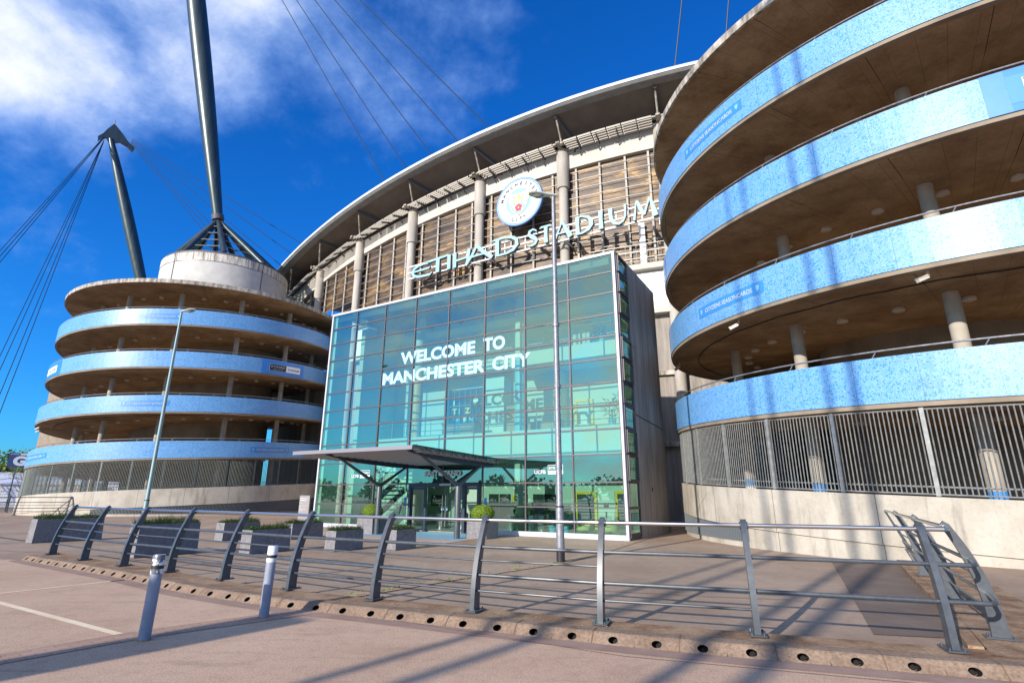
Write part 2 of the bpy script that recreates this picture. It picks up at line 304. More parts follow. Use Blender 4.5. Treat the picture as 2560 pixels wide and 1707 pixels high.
# ------------------------------------------------------------------ mesh helpers
class B:
    def __init__(s): s.v = []; s.f = []; s.uv = {}
    def quad(s, a, b, c, d, uv=None):
        n = len(s.v); s.v += [tuple(a), tuple(b), tuple(c), tuple(d)]; s.f.append((n, n+1, n+2, n+3))
        if uv: s.uv[len(s.f)-1] = uv
        return s
    def tri(s, a, b, c):
        n = len(s.v); s.v += [tuple(a), tuple(b), tuple(c)]; s.f.append((n, n+1, n+2)); return s
    def box(s, x0, x1, y0, y1, z0, z1):
        if x0 > x1: x0, x1 = x1, x0
        if y0 > y1: y0, y1 = y1, y0
        n = len(s.v)
        s.v += [(x0, y0, z0), (x1, y0, z0), (x1, y1, z0), (x0, y1, z0), (x0, y0, z1), (x1, y0, z1), (x1, y1, z1), (x0, y1, z1)]
        s.f += [tuple(n+i for i in q) for q in ((0, 3, 2, 1), (4, 5, 6, 7), (0, 1, 5, 4), (1, 2, 6, 5), (2, 3, 7, 6), (3, 0, 4, 7))]
        return s
    def bar(s, p0, p1, w, h, up=(0, 0, 1)):
        p0, p1, up = Vector(p0), Vector(p1), Vector(up)
        d = (p1-p0).normalized(); r = d.cross(up)
        if r.length < 1e-5: r = d.cross(Vector((1, 0, 0)))
        r.normalize(); u = r.cross(d).normalized(); r *= w/2; u *= h/2
        n = len(s.v)
        for p in (p0, p1):
            for a, b in ((-1, -1), (1, -1), (1, 1), (-1, 1)): s.v.append(tuple(p+r*a+u*b))
        s.f += [tuple(n+i for i in q) for q in ((0, 1, 2, 3), (7, 6, 5, 4), (0, 4, 5, 1), (1, 5, 6, 2), (2, 6, 7, 3), (3, 7, 4, 0))]
        return s
    def tube(s, pts, r, n=10, cap=True):
        pts = [Vector(p) for p in pts]; rs = r if isinstance(r, (list, tuple)) else [r]*len(pts)
        base = len(s.v); prev = None
        for i, p in enumerate(pts):
            d = (pts[min(i+1, len(pts)-1)]-pts[max(i-1, 0)]).normalized()
            if prev is None:
                a = d.cross(Vector((0, 0, 1)))
                if a.length < 1e-3: a = d.cross(Vector((1, 0, 0)))
            else: a = prev-d*prev.dot(d)
            a.normalize(); prev = a; b = d.cross(a)
            for k in range(n):
                t = 2*pi*k/n; s.v.append(tuple(p+(a*cos(t)+b*sin(t))*rs[i]))
        for i in range(len(pts)-1):
            for k in range(n):
                q = base+i*n; s.f.append((q+k, q+(k+1) % n, q+n+(k+1) % n, q+n+k))
        if cap:
            s.f.append(tuple(base+k for k in range(n))[::-1]); q = base+(len(pts)-1)*n; s.f.append(tuple(q+k for k in range(n)))
        return s
    def lathe(s, prof, cx=0, cy=0, n=24, cap=True):
        base = len(s.v)
        for r, z in prof:
            for k in range(n): t = 2*pi*k/n; s.v.append((cx+r*cos(t), cy+r*sin(t), z))
        for i in range(len(prof)-1):
            for k in range(n): q = base+i*n; s.f.append((q+k, q+(k+1) % n, q+n+(k+1) % n, q+n+k))
        if cap:
            s.f.append(tuple(base+k for k in range(n))[::-1]); q = base+(len(prof)-1)*n; s.f.append(tuple(q+k for k in range(n)))
        return s
    def sweep(s, prof, ts, closed=True, vfun=None, caps=True):
        """prof: function t -> list of (radius, z); swept round the local origin. uv: (t, v)"""
        base = len(s.v); n = None
        for t in ts:
            pr = prof(t); n = len(pr); th = t-pi/2
            for r, z in pr: s.v.append((r*cos(th), r*sin(th), z))
        P0 = prof(ts[0]); vs = [0.]
        for k in range(n): 
            a = P0[k]; b = P0[(k+1) % n]; vs.append(vs[-1]+math.hypot(a[0]-b[0], a[1]-b[1]))
        m = n if closed else n-1
        for i in range(len(ts)-1):
            for k in range(m):
                q = base+i*n; k2 = (k+1) % n
                s.f.append((q+k, q+n+k, q+n+k2, q+k2))
                s.uv[len(s.f)-1] = [(ts[i], vs[k]), (ts[i+1], vs[k]), (ts[i+1], vs[k+1]), (ts[i], vs[k+1])]
        if closed and caps:
            s.f.append(tuple(base+k for k in range(n))); q = base+(len(ts)-1)*n; s.f.append(tuple(q+k for k in range(n))[::-1])
        return s
    def prism(s, pts, y0, y1, sides=True):
        """outline pts in local x,z pushed from y0 (front) to y1"""
        n = len(pts); b = len(s.v)
        s.v += [(x, y0, z) for x, z in pts]+[(x, y1, z) for x, z in pts]
        s.f.append(tuple(b+i for i in range(n)))
        s.f.append(tuple(b+n+i for i in range(n))[::-1])
        if sides:
            for i in range(n): j = (i+1) % n; s.f.append((b+i, b+n+i, b+n+j, b+j))
        return s
    def add(s, o, mx=None):
        n = len(s.v); s.v += [tuple(mx @ Vector(p)) for p in o.v] if mx else o.v
        k = len(s.f); s.f += [tuple(n+i for i in q) for q in o.f]
        for a, b in o.uv.items(): s.uv[a+k] = b
        return s
    def xf(s, mx): s.v = [tuple(mx @ Vector(p)) for p in s.v]; return s
    def mesh(s, name, mats, smooth=False, mi=None):
        me = bpy.data.meshes.new(name); me.from_pydata(s.v, [], s.f)
        for m in (mats if isinstance(mats, (list, tuple)) else [mats]): me.materials.append(m)
        if mi:
            for i, p in enumerate(me.polygons): p.material_index = mi[i]
        if s.uv:
            ul = me.uv_layers.new(name='UVMap')
            for p in me.polygons:
                u = s.uv.get(p.index)
                if u:
                    for k, li in enumerate(p.loop_indices): ul.data[li].uv = u[k % len(u)]
        bm = bmesh.new(); bm.from_mesh(me); bmesh.ops.recalc_face_normals(bm, faces=bm.faces); bm.to_mesh(me); bm.free()
        if smooth:
            for p in me.polygons: p.use_smooth = True
            me.set_sharp_from_angle(angle=radians(34))
        me.update(); return me
    def build(s, name, m, parent=None, smooth=False, mi=None):
        o = bpy.data.objects.new(name, s.mesh(name, m, smooth, mi)); COL.objects.link(o)
        if parent: o.parent = parent
        return o
def thing(name, label, cat, loc=(0, 0, 0), rz=0, group=None):
    o = bpy.data.objects.new(name, None); COL.objects.link(o); o.location = loc; o.rotation_euler = (0, 0, rz)
    o.empty_display_size = .2; return tag(o, label, cat, group)
def tag(o, label, cat, group=None, kind=None):
    o['label'] = label; o['category'] = cat
    if group: o['group'] = group
    if kind: o['kind'] = kind
    return o
def struct(o, label=None, cat=None):
    o['kind'] = 'structure'
    if label: o['label'] = label
    if cat: o['category'] = cat
    return o
def copytree(o, parent=None):
    c = o.copy(); COL.objects.link(c); c.parent = parent
    for ch in list(o.children): copytree(ch, c)
    return c
def text_b(txt, width, cap=None, bold=.0, depth=.01, face_y=0, x0=0, z0=0, align='l', space=1.0, shear=0):
    """built in font text as B geometry in local x,z plane facing -y; scaled to width and cap height"""
    cu = bpy.data.curves.new('t', 'FONT'); cu.body = txt; cu.size = 1; cu.extrude = .5; cu.offset = bold; cu.space_character = space; cu.shear = shear
    cu.resolution_u = 4
    ob = bpy.data.objects.new('t', cu); me = bpy.data.meshes.new_from_object(ob)
    vs = [v.co.copy() for v in me.vertices]; fs = [tuple(p.vertices) for p in me.polygons]
    bpy.data.objects.remove(ob); bpy.data.curves.remove(cu); bpy.data.meshes.remove(me)
    xs = [v.x for v in vs]; ys = [v.y for v in vs]; x_, y_ = min(xs), min(ys); w = max(xs)-x_; h = max(ys)-y_
    sx = width/w if width else cap/h; sz = (cap/h) if cap else sx
    W_ = w*sx; dx = {'l': 0, 'c': -W_/2, 'r': -W_}[align]
    b = B(); b.v = [(x0+dx+(v.x-x_)*sx, face_y-(v.z+.5)*depth+0, z0+(v.y-y_)*sz) for v in vs]; b.f = fs
    return b
def frange(a, b, n): return [a+(b-a)*i/n for i in range(n+1)]
def lerp(a, b, t): return a+(b-a)*t

# ------------------------------------------------------------------ ground
KP = [(-12.6, 14.7), (-12.28, 14.46), (-11.19, 13.76), (-8.11, 11.79), (-6.66, 10.75), (-5.69, 10.05), (-4.39, 9.3), (-3.51, 8.82), (-1.87, 8.12), (-.98, 7.72),
      (-.08, 7.32), (.81, 6.93), (1.73, 6.57), (2.66, 6.25), (3.62, 5.94), (4.58, 5.62), (6.0, 5.2), (9.0, 4.4), (14.0, 3.2), (20, 2.0)]
def smooth_path(pts, step):
    out = []
    for i in range(len(pts)-1):
        p0 = Vector(pts[max(i-1, 0)]); p1 = Vector(pts[i]); p2 = Vector(pts[i+1]); p3 = Vector(pts[min(i+2, len(pts)-1)])
        n = max(1, int((p2-p1).length/(step/4)))
        for k in range(n):
            t = k/n; out.append(.5*((2*p1)+(-p0+p2)*t+(2*p0-5*p1+4*p2-p3)*t*t+(-p0+3*p1-3*p2+p3)*t**3))
    out.append(Vector(pts[-1]))
    res = [out[0]]; acc = 0; 
    for a, b in zip(out, out[1:]):
        l = (b-a).length
        while acc+l >= step:
            k = (step-acc)/l; a = a+(b-a)*k; res.append(a.copy()); l = (b-a).length; acc = 0
        acc += l
    return res
kp = smooth_path(KP, .49)
def knorm(i):
    a = kp[max(i-1, 0)]; b = kp[min(i+1, len(kp)-1)]; d = (b-a).normalized(); n = Vector((-d.y, d.x)); return n if n.y > 0 else -n
kn = [knorm(i) for i in range(len(kp))]
# ground: one sheet reaching the horizon; the plaza lies beyond the kerb
B().quad((-900, -900, -.012), (900, -900, -.012), (900, 900, -.012), (-900, 900, -.012)).build('ground', M['plaza'])
struct(bpy.data.objects['ground'])
g = B()
rp = [kp[i]-kn[i]*.02 for i in range(len(kp))]
for a, b in zip(rp, rp[1:]): g.quad((a.x, a.y, 0), (a.x, -200, 0), (b.x, -200, 0), (b.x, b.y, 0))
a = rp[0]; g.quad((-200, -200, 0), (a.x, -200, 0), (a.x, a.y, 0), (-200, a.y+40, 0))
a = rp[-1]; g.quad((a.x, a.y, 0), (a.x, -200, 0), (200, -200, 0), (200, a.y, 0))
struct(g.build('road', M['road']))
# darker gutter strip along the kerb
g = B()
for i in range(len(kp)-1):
    a, b = kp[i], kp[i+1]; na, nb = kn[i], kn[i+1]
    g.quad((*(a-na*.02), .004), (*(a-na*.27), .004), (*(b-nb*.27), .004), (*(b-nb*.02), .004))
gut = mat('gutter_asphalt', (.30, .19, .14), .9, c2=(.40, .27, .21), scale=1.5); mult_noise(gut, 120, .3, .6, .75)
struct(g.build('gutter_strip', gut))
# kerb with drain holes: every cell 0.49 m long has one round inlet in the sloping face
kb = B(); hole = B()
for i in range(len(kp)-1):
    a, b = kp[i], kp[i+1]; na, nb = kn[i], kn[i+1]
    def pt(u, w, z):   # u along the cell, w across (0 = road edge)
        p = a.lerp(b, u)+na.lerp(nb, u)*w; return (p.x, p.y, z)
    F0, F1, zt_ = 0., .10, .105
    def face(u, v): return pt(u, lerp(F0, F1, v), lerp(.0, zt_-.012, v))
    ell = [(.5+.115*cos(t), .46+.33*sin(t)) for t in [2*pi*k/20 for k in range(20)]]
    def edge(u, v):
        du, dv = u-.5, v-.46; k = 9.
        if du: k = min(k, (.5 if du > 0 else -.5)/du)
        if dv: k = min(k, (.54 if dv > 0 else -.46)/dv)
        return (.5+du*k, .46+dv*k)
    out = [edge(*q) for q in ell]
    for k in range(20):
        j = (k+1) % 20; kb.quad(face(*out[k]), face(*out[j]), face(*ell[j]), face(*ell[k]))
        p, q = Vector(face(*ell[k])), Vector(face(*ell[j])); dd = Vector((na.x, na.y, -.25))*.12
        hole.quad(p, q, q+dd, p+dd)
    for cu, cv in ((0, 0), (1, 0), (1, 1), (0, 1)):
        near = sorted(range(20), key=lambda k: (out[k][0]-cu)**2+(out[k][1]-cv)**2)[:2]
        kb.tri(face(cu, cv), face(*out[near[0]]), face(*out[near[1]]))
    g0 = pt(0, F1, zt_-.012); g1 = pt(1, F1, zt_-.012)
    kb.quad(g0, g1, pt(1, F1+.02, zt_), pt(0, F1+.02, zt_)); kb.quad(pt(0, F1+.02, zt_), pt(1, F1+.02, zt_), pt(1, .30, zt_), pt(0, .30, zt_))
    kb.quad(pt(0, .30, zt_), pt(1, .30, zt_), pt(1, .305, .0), pt(0, .305, .0))
    cc = Vector((na.x, na.y, -.25))*.12
    hole.quad(*[tuple(Vector(face(*ell[k]))+cc) for k in (0, 5, 10, 15)])
# joints between the blocks every second cell
jn = B()
for i in range(0, len(kp)-1, 2):
    a, n = kp[i], kn[i]; d = Vector((n.y, -n.x))*.006
    for (w0, z0), (w1, z1) in (((-.001, .004), (.10, .097)), ((.10, .097), (.12, .108)), ((.12, .108), (.30, .108))):
        p, q = a+n*w0, a+n*w1; jn.quad((p.x-d.x, p.y-d.y, z0+.002), (p.x+d.x, p.y+d.y, z0+.002), (q.x+d.x, q.y+d.y, z1+.002), (q.x-d.x, q.y-d.y, z1+.002))
k_ = struct(kb.build('kerb', M['kerb'])); hh = hole.build('drain_hole', M['dark'], k_); hh['kind'] = 'stuff'; jn.build('joint', mat('kerb_joint', (.16, .095, .06), .9), k_)
# rusty grit strip behind the kerb that carries the railing
st = B()
for i in range(len(kp)-1):
    a, b = kp[i], kp[i+1]; na, nb = kn[i], kn[i+1]
    st.quad((*(a+na*.305), .088), (*(b+nb*.305), .088), (*(b+nb*.80), .086), (*(a+na*.80), .086))
    st.quad((*(a+na*.80), .086), (*(b+nb*.80), .086), (*(b+nb*.98), -.004), (*(a+na*.98), -.004))
struct(st.build('verge_strip', M['dirt']))
# painted bay lines and a brick paver seam on the road
def strip(pts, w, z, m, name, uv=False):
    g = B(); pts = [Vector(p) for p in pts]; L_ = 0
    for i, (a, b) in enumerate(zip(pts, pts[1:])):
        d = (b-a).normalized(); n = Vector((-d.y, d.x))*w/2; l = (b-a).length
        g.quad((*(a-n), z), (*(b-n), z), (*(b+n), z), (*(a+n), z), [(L_, 0), (L_+l, 0), (L_+l, w), (L_, w)] if uv else None); L_ += l
    return struct(g.build(name, m))
strip([(-14, 12.75), (-8.0, 9.13), (-4.68, 7.16)], .10, .004, M['linep'], 'bay_line')
strip([(-13.5, 8.7), (-8.74, 9.94), (-7.63, 11.5)][1:], .09, .004, M['linep'], 'bay_line')
strip([(-8.6, 2.2), (-5.26, 6.2), (-4.5, 7.2), (-2.75, 9.1-.35)], .46, .006, M['paver'], 'paver_seam', True)
seam = mat('asphalt_seam', (.12, .085, .065), .9)
strip([(-30, 22), (-12, 15.9), (-4.6, 12.4), (3.2, 9.9), (4.6, 9.6)], .022, .0, seam, 'asphalt_seam')
strip([(-16, 27), (-8.5, 20.1), (-2.2, 14.6), (1.0, 14.2)], .022, .0, seam, 'asphalt_seam')
strip([(-9.5, 7.1), (-4.6, 4.2), (-1.0, 2.4)], .018, .003, seam, 'asphalt_seam')
strip([(-2.6, 8.6), (1.2, 6.35), (5.0, 5.1), (9.0, 4.0)], .012, .006, seam, 'asphalt_seam')
# plaza: grit seam, dark asphalt beside the return railing, blue paving at the doors
strip([(-3.2, 9.2), (-1.0, 12.0), (1.21, 14.45), (3.13, 18.0), (9.0, 30.)], .34, .002, M['tanpaver'], 'grit_seam')
pd = B().quad((4.5, 7.35, -.002), (5.6, 7.1, -.002), (10.0, 14.6, -.002), (8.6, 15.4, -.002)); struct(pd.build('asphalt_patch', M['plazadark']))
rk = B()
ret = [(5.3, 6.3), (7.05, 9.1), (8.55, 11.7), (10.45, 14.9)]
for (a, b) in zip(ret, ret[1:]):
    a = Vector(a); b = Vector(b); d = (b-a).normalized(); n = Vector((-d.y, d.x))
    rk.bar((*(a+n*.30), .018), (*(b+n*.30), .018), .14, .135)
struct(rk.build('edging_kerb', M['dirt']))
pv = B()
ret = [(5.1, 5.95)]+ret[1:]
for (a, b) in zip(ret, ret[1:]):
    a = Vector(a); b = Vector(b); d = (b-a).normalized(); n = Vector((-d.y, d.x))
    pv.quad((*(a+n*.24), .093), (*(a-n*.8), .093), (*(b-n*.8), .093), (*(b+n*.24), .093))
struct(pv.build('raised_verge', M['dirt']))
pr = B().quad((5.9, 5.75, .082), (16, 2.6, .082), (22, 13.5, .082), (11.0, 15.0, .082)); struct(pr.build('side_path', M['plaza']))

# weeds in the seam
wd = B()
for k in range(46):
    t = random.random(); p = Vector((-3.0, 9.45)).lerp(Vector((1.5, 15.)), t)+Vector((random.gauss(0, .12), random.gauss(0, .1)))
    for j in range(7):
        a = random.random()*2*pi; h = random.uniform(.02, .07); r = random.uniform(.01, .05)
        wd.tri((p.x-.006, p.y, -.01), (p.x+.006, p.y, -.01), (p.x+cos(a)*r, p.y+sin(a)*r, h))
tag(wd.build('weeds', M['leaf_grass']), 'low green weeds growing in the tan grit seam of the plaza', 'weeds', kind='stuff')
lt = B()
for k in range(150):
    p = random.choice(kp[3:34]); q = p+Vector((random.uniform(-.3, .3), random.uniform(-.3, .75))); s_ = random.uniform(.006, .02); a = random.random()*3
    z = .095 if (q-p).length > .4 else .012
    lt.quad((q.x-s_, q.y, z), (q.x, q.y-s_*.6, z), (q.x+s_*cos(a), q.y, z+.003), (q.x, q.y+s_*.7, z))
tag(lt.build('litter', mat('pale_grit', (.62, .55, .45), .9)), 'tiny pale scraps and grit scattered along the kerb', 'litter', kind='stuff')

# ------------------------------------------------------------------ curved guard railing
def railing_post(bx, by, inward, z0=.1, h=1.2, lean=.30, w0=.17, w1=.085, th=.07, head=True):
    b = B(); I = Vector((inward[0], inward[1])).normalized(); T = Vector((I.y, -I.x))
    n = 12; L1 = []; L2 = []
    for i in range(n+1):
        t = i/n; c = lean*t**2.1; w = lerp(w0, w1, t); z = z0+h*t
        sl = lean*2.1*t**1.1/h; q = 1/sqrt(1+sl*sl); L1.append((c-w/2*q, z+w/2*sl*q)); L2.append((c+w/2*q, z-w/2*sl*q))
    pts = L1+[(L1[-1][0]+.05, L1[-1][1]+.035), (L2[-1][0]+.02, L2[-1][1]+.02)]+L2[::-1]
    ring = [(bx+I.x*x-T.x*th/2, by+I.y*x-T.y*th/2, z) for x, z in pts]; ring2 = [(bx+I.x*x+T.x*th/2, by+I.y*x+T.y*th/2, z) for x, z in pts]
    m = len(pts); k = len(b.v); b.v += ring+ring2; b.f.append(tuple(range(k, k+m))); b.f.append(tuple(range(k+m, k+2*m))[::-1])
    for i in range(m): j = (i+1) % m; b.f.append((k+i, k+m+i, k+m+j, k+j))
    # foot plate with bolts, collar round the hand rail
    c = Vector((bx, by, z0+.008)); b.bar(c-Vector((*(I*.15), 0)), c+Vector((*(I*.15), 0)), .19, .016)
    for sx in (-.11, .11):
        for sy in (-.065, .065): p = c+Vector((*(I*sx+T*sy), .008)); b.tube([p, p+Vector((0, 0, .02))], .012, 6)
    top = Vector((bx+I.x*lean, by+I.y*lean, z0+h-.02)); b.tube([top-Vector((*(T*.05), 0)), top+Vector((*(T*.05), 0))], .045, 12)
    return b
def offs(z, z0=.1, h=1.2, lean=.30): t = (z-z0)/h; return lean*t**2.1
def make_railing(name, label, posts, inw, rails, z0=.1, closed_end=None, steel='steel', h=1.2):
    r = thing(name, label, 'railing', (posts[0][0], posts[0][1], 0))
    inv = Matrix.Translation((-posts[0][0], -posts[0][1], 0))
    for (x, y), i in zip(posts, inw): railing_post(x, y, i, z0, h).xf(inv).build('post', M['slate'], r, True)
    for z, rad, i0, i1, nm, mt in rails:
        pts = []
        for k in range(i0, i1+1):
            x, y = posts[k]; i = Vector(inw[k]).normalized(); o = offs(z, z0, h) if z < z0+h-.01 else .30
            pts.append((x+i.x*o, y+i.y*o, z))
        B().tube(pts, rad, 10).xf(inv).build(nm, M[mt], r, True)
    return r
PF = [(-12.15, 15.09), (-10.36, 13.86), (-8.68, 12.83), (-7.06, 11.89), (-5.40, 10.86), (-3.74, 9.83), (-2.10, 8.95), (-.51, 8.13), (1.14, 7.42), (2.86, 6.87), (4.64, 6.25)]
def inward_list(ps):
    r = []
    for i in range(len(ps)):
        a = Vector(ps[max(i-1, 0)]); b = Vector(ps[min(i+1, len(ps)-1)]); d = (b-a).normalized(); n = Vector((-d.y, d.x)); r.append(n if n.y > 0 else -n)
    return r
IF = inward_list(PF)
PR_ = [(5.56, 6.72), (6.93, 9.12), (8.40, 11.69), (10.28, 14.88)]
IR = []
for i in range(4):
    a = Vector(PR_[max(i-1, 0)]); b = Vector(PR_[min(i+1, 3)]); d = (b-a).normalized(); IR.append(Vector((-d.y, d.x)))
posts = PF+PR_; inw = IF+IR
rl = thing('guard_railing', 'long dark grey curved railing with steel handrail on the kerb in front of the plaza', 'railing', (PF[0][0], PF[0][1], 0))
inv = Matrix.Translation((-PF[0][0], -PF[0][1], 0))
for (x, y), i in zip(posts, inw): railing_post(x, y, i).xf(inv).build('post', M['slate'], rl, True)
CORN = (5.16, 6.08)
def rail_run(z, rad, i0, i1, nm, mt, corner=True):
    pts = []
    for k in range(i0, i1+1):
        x, y = posts[k]; i = inw[k].normalized(); o = offs(z) if z < 1.27 else .30; p = Vector((x+i.x*o, y+i.y*o, z))
        if k == 11 and corner:
            a = pts[-1]; c = Vector((CORN[0]+(-.18)*(o/.3), CORN[1]+.34*(o/.3), z)); 
            for t in (.0, .25, .5, .75, 1.): pts.append(c.lerp(a, .12*(1-t)).lerp(c.lerp(p, .3), t) if t else c.lerp(a, .16))
        pts.append(p)
    B().tube(pts, rad, 10).xf(inv).build(nm, M[mt], rl, True)
rail_run(1.28, .026, 0, 14, 'handrail', 'steel')
rail_run(.92, .024, 0, 14, 'rail', 'slate')
rail_run(.555, .024, 0, 14, 'rail', 'slate')
rail_run(.745, .013, 0, 8, 'rail', 'slate')
rail_run(.355, .016, 0, 9, 'rail', 'slate')
rail_run(.745, .014, 11, 14, 'rail', 'slate', False)
rail_run(.355, .016, 11, 14, 'rail', 'slate', False)
# the shorter railing far left, in front of the left ramp tower
PL_ = [(-46.5, 34.6), (-42.8, 36.2), (-39.1, 37.9), (-35.4, 39.8), (-35.0, 43.0)][0:4]
PL2 = PL_+[(-32.95, 41.35)]
IL = [Vector((-.3, .95)) for _ in PL2]
make_railing('guard_railing', 'distant dark railing at the far left in front of the left ramp base', PL2, IL,
             [(1.35, .03, 0, 4, 'handrail', 'slate'), (1.0, .025, 0, 4, 'rail', 'slate'), (.8, .014, 0, 4, 'rail', 'slate'), (.6, .025, 0, 4, 'rail', 'slate'), (.38, .016, 0, 4, 'rail', 'slate')], z0=.1, h=1.27)
make_railing('guard_railing', 'dark curved railing end cropped by the left edge of the photo', [(-19.2, 17.5), (-21.6, 19.1), (-24., 20.7)], [Vector((.4, -.9))]*3,
             [(1.28, .03, 0, 2, 'handrail', 'slate'), (.92, .025, 0, 2, 'rail', 'slate'), (.55, .025, 0, 2, 'rail', 'slate'), (.36, .016, 0, 2, 'rail', 'slate')])

# ------------------------------------------------------------------ bollards
def bollard(x, y, lean, label, worn):
    t = thing('bollard', label, 'bollard', (x, y, 0), 0, 'grey bollards on the road')
    t.rotation_euler = lean
    B().lathe([(.066, 0), (.066, .895), (.060, .93), (.035, .937)], n=28).build('post', M['slate2'], t, True)
    B().lathe([(.0675, .72), (.0675, .92), (.058, .936)], n=28).build('reflective_band', M['worn_band'] if worn else M['clean_band'], t, True)
    B().lathe([(.0690, .775), (.0690, .815)], n=28, cap=False).build('black_stripe', M['vinylblack'], t, True)
    B().lathe([(.075, -.01), (.072, .012), (.067, .02)], n=24).build('base_collar', M['dirt'], t, True)
    return t
M['clean_band'] = mat('reflective_white_band', (.62, .64, .66), .4, c2=(.74, .76, .78), scale=6)
M['worn_band'] = mat('peeling_reflective_band', (.10, .11, .13), .5, c2=(.72, .74, .76), scale=11, lo=.47, hi=.50)
bollard(-4.294, 6.943, (radians(-1.2), radians(.3), 0), 'grey round bollard with a scratched peeling white band, the nearer left one', True)
bollard(-3.433, 8.143, (0, radians(1.2), .4), 'grey round bollard with a clean white band and black stripe near the kerb', False)
t = thing('bollard', 'small dark green bollard beside the far left railing', 'bollard', (-32.1, 35.5, 0))
B().lathe([(.09, 0), (.08, .08), (.06, .1), (.06, 1.15), (.08, 1.18), (.08, 1.22), (.05, 1.3), (.075, 1.36), (.05, 1.42)], n=16).build('post', M['darksteel'], t, True)
t.location = (-44.2, 48.9, 0)

# ------------------------------------------------------------------ planters
RB = radians(-30.34)        # building axis
def leafy(b, n, fn, size, flat=.5):
    for _ in range(n):
        p, nr = fn(); a = Vector((random.gauss(0, 1), random.gauss(0, 1), random.gauss(0, 1))).normalized()
        u = (a.cross(nr) if nr else a.orthogonal()).normalized(); w = u.cross((nr or a)).normalized()
        w = (w*flat+(nr or a)*random.uniform(-.6, .6)).normalized(); s_ = size*random.uniform(.6, 1.3)
        b.quad(p-u*s_*.5, p+w*s_*.5*.8-u*0, p+u*s_*.5, p-w*s_*.5*.8)
def planter(x, y, L_, D_, H_, label, rz=RB, seed=1, ball=False, plabel=''):
    random.seed(seed)
    t = thing('planter', label, 'planter', (x, y, 0), rz, 'stone planters')
    s_ = .03
    b = B(); 
    # tapered trough: slightly wider at the base than at the rim
    bt = [(-L_/2, -D_/2), (L_/2, -D_/2), (L_/2, D_/2), (-L_/2, D_/2)]
    n = len(b.v); b.v += [(p[0], p[1], 0) for p in bt]+[(p[0]*.97, p[1]*.97, H_) for p in bt]+[(p[0]*.97-(s_ if p[0] > 0 else -s_), p[1]*.97-(s_ if p[1] > 0 else -s_), H_) for p in bt]+[(p[0]*.97-(s_ if p[0] > 0 else -s_), p[1]*.97-(s_ if p[1] > 0 else -s_), H_-.06) for p in bt]
    for r0 in (0, 4, 8):
        for k in range(4): j = (k+1) % 4; b.f.append((n+r0+k, n+r0+j, n+r0+4+j, n+r0+4+k))
    b.f.append((n, n+3, n+2, n+1)); b.build('trough', M['grey_stone'], t)
    B().box(-L_*.485+s_, L_*.485-s_, -D_*.485+s_, D_*.485-s_, H_-.08, H_-.05).build('soil', M['soil'], t)
    if ball:
        pl = thing('boxwood', plabel, 'shrub', (x, y, H_-.05), rz, 'clipped boxwood balls'); R_ = ball
        B().lathe([(.0001, .0), (R_*.75, .06), (R_*.92, R_*.5), (R_*.75, R_*.95), (R_*.3, R_*1.14)], n=20).build('inner_growth', M['leaf_dark'], pl, True)
        lb = B()
        def fn():
            z = random.uniform(-.55, 1); a = random.random()*2*pi; q = sqrt(max(0, 1-z*z)); k = random.uniform(.93, 1.03)
            nr = Vector((q*cos(a), q*sin(a), z)); return Vector((nr.x*R_*k, nr.y*R_*k, R_*.55+nr.z*R_*.68*k)), nr
        leafy(lb, 5200, fn, .035); lb.build('leaves', M['leaf_box'], pl)
    else:
        pl = thing('flowering_grass', plabel, 'plant', (x, y, H_-.05), rz, 'plants in the troughs')
        gb = B()
        for _ in range(int(1300*L_)):
            gx = random.uniform(-.47, .47)*L_; gy = random.uniform(-.44, .44)*D_; cl = .5+.5*sin(gx*7+seed)*cos(gx*3.1+seed*2)
            h = random.uniform(.06, .16)+.24*cl*random.random()**2; a = random.random()*2*pi; dx, dy = cos(a)*.6*h, sin(a)*.6*h; w = .009
            gb.tri((gx-w, gy, 0), (gx+w, gy+w*.4, 0), (gx+dx, gy+dy, h)); 
        gb.build('grass_blades', M['leaf_grass'], pl)
        lb = B(); leafy(lb, int(600*L_), lambda: (Vector((random.uniform(-.47, .47)*L_, random.uniform(-.48, .48)*D_, random.uniform(0, .03)+.11*abs(sin(seed+random.random()*6))*random.random())), None), .045); lb.build('leaves', M['leaf_dark'], pl)
        fb = B()
        for _ in range(int(14*L_)):
            c = Vector((random.choice((-1, 1))*random.uniform(.05, .48)*L_, random.uniform(-.45, .45)*D_, random.uniform(.05, .13)))
            for k in range(5):
                a = k*2*pi/5; fb.quad(c, c+Vector((cos(a-.4)*.02, sin(a-.4)*.02, .012)), c+Vector((cos(a)*.045, sin(a)*.045, .008)), c+Vector((cos(a+.4)*.02, sin(a+.4)*.02, .012)))
        fb.build('flowers', M['flower'], pl)
def PQ(x, y, L_, D_):   # front corner -> centre; front corner is nearest to the camera
    ex = Vector((cos(RB), sin(RB))); ey = Vector((-sin(RB), cos(RB))); return x, y
# long face looks to the right (normal along +local x), short lit face looks to the front
def pl_from_corner(cx, cy, L_, D_, **k):
    ex = Vector((cos(RB), sin(RB))); ey = Vector((-sin(RB), cos(RB)))
    c = Vector((cx, cy))-ex*(D_/2)+ey*(L_/2)      # corner = front/right corner
    planter(c.x, c.y, L_, D_, rz=RB+pi/2, **k)
pl_from_corner(-16.44, 19.43, 2.1, .50, H_=.78, label='leftmost long dark trough planter behind the first railing posts', seed=3, plabel='green grasses with small white flowers in the leftmost trough')
pl_from_corner(-10.04, 15.18, 1.7, .50, H_=.84, label='tall long trough planter behind the third and fourth railing posts', seed=5, plabel='bushy green grasses with white flowers in the tall trough behind the railing')
pl_from_corner(-10.5, 20.55, 1.5, .50, H_=.62, label='low trough planter standing furthest back, half hidden behind the fifth post', seed=6, plabel='sparse grasses and flowers in the low trough furthest back')
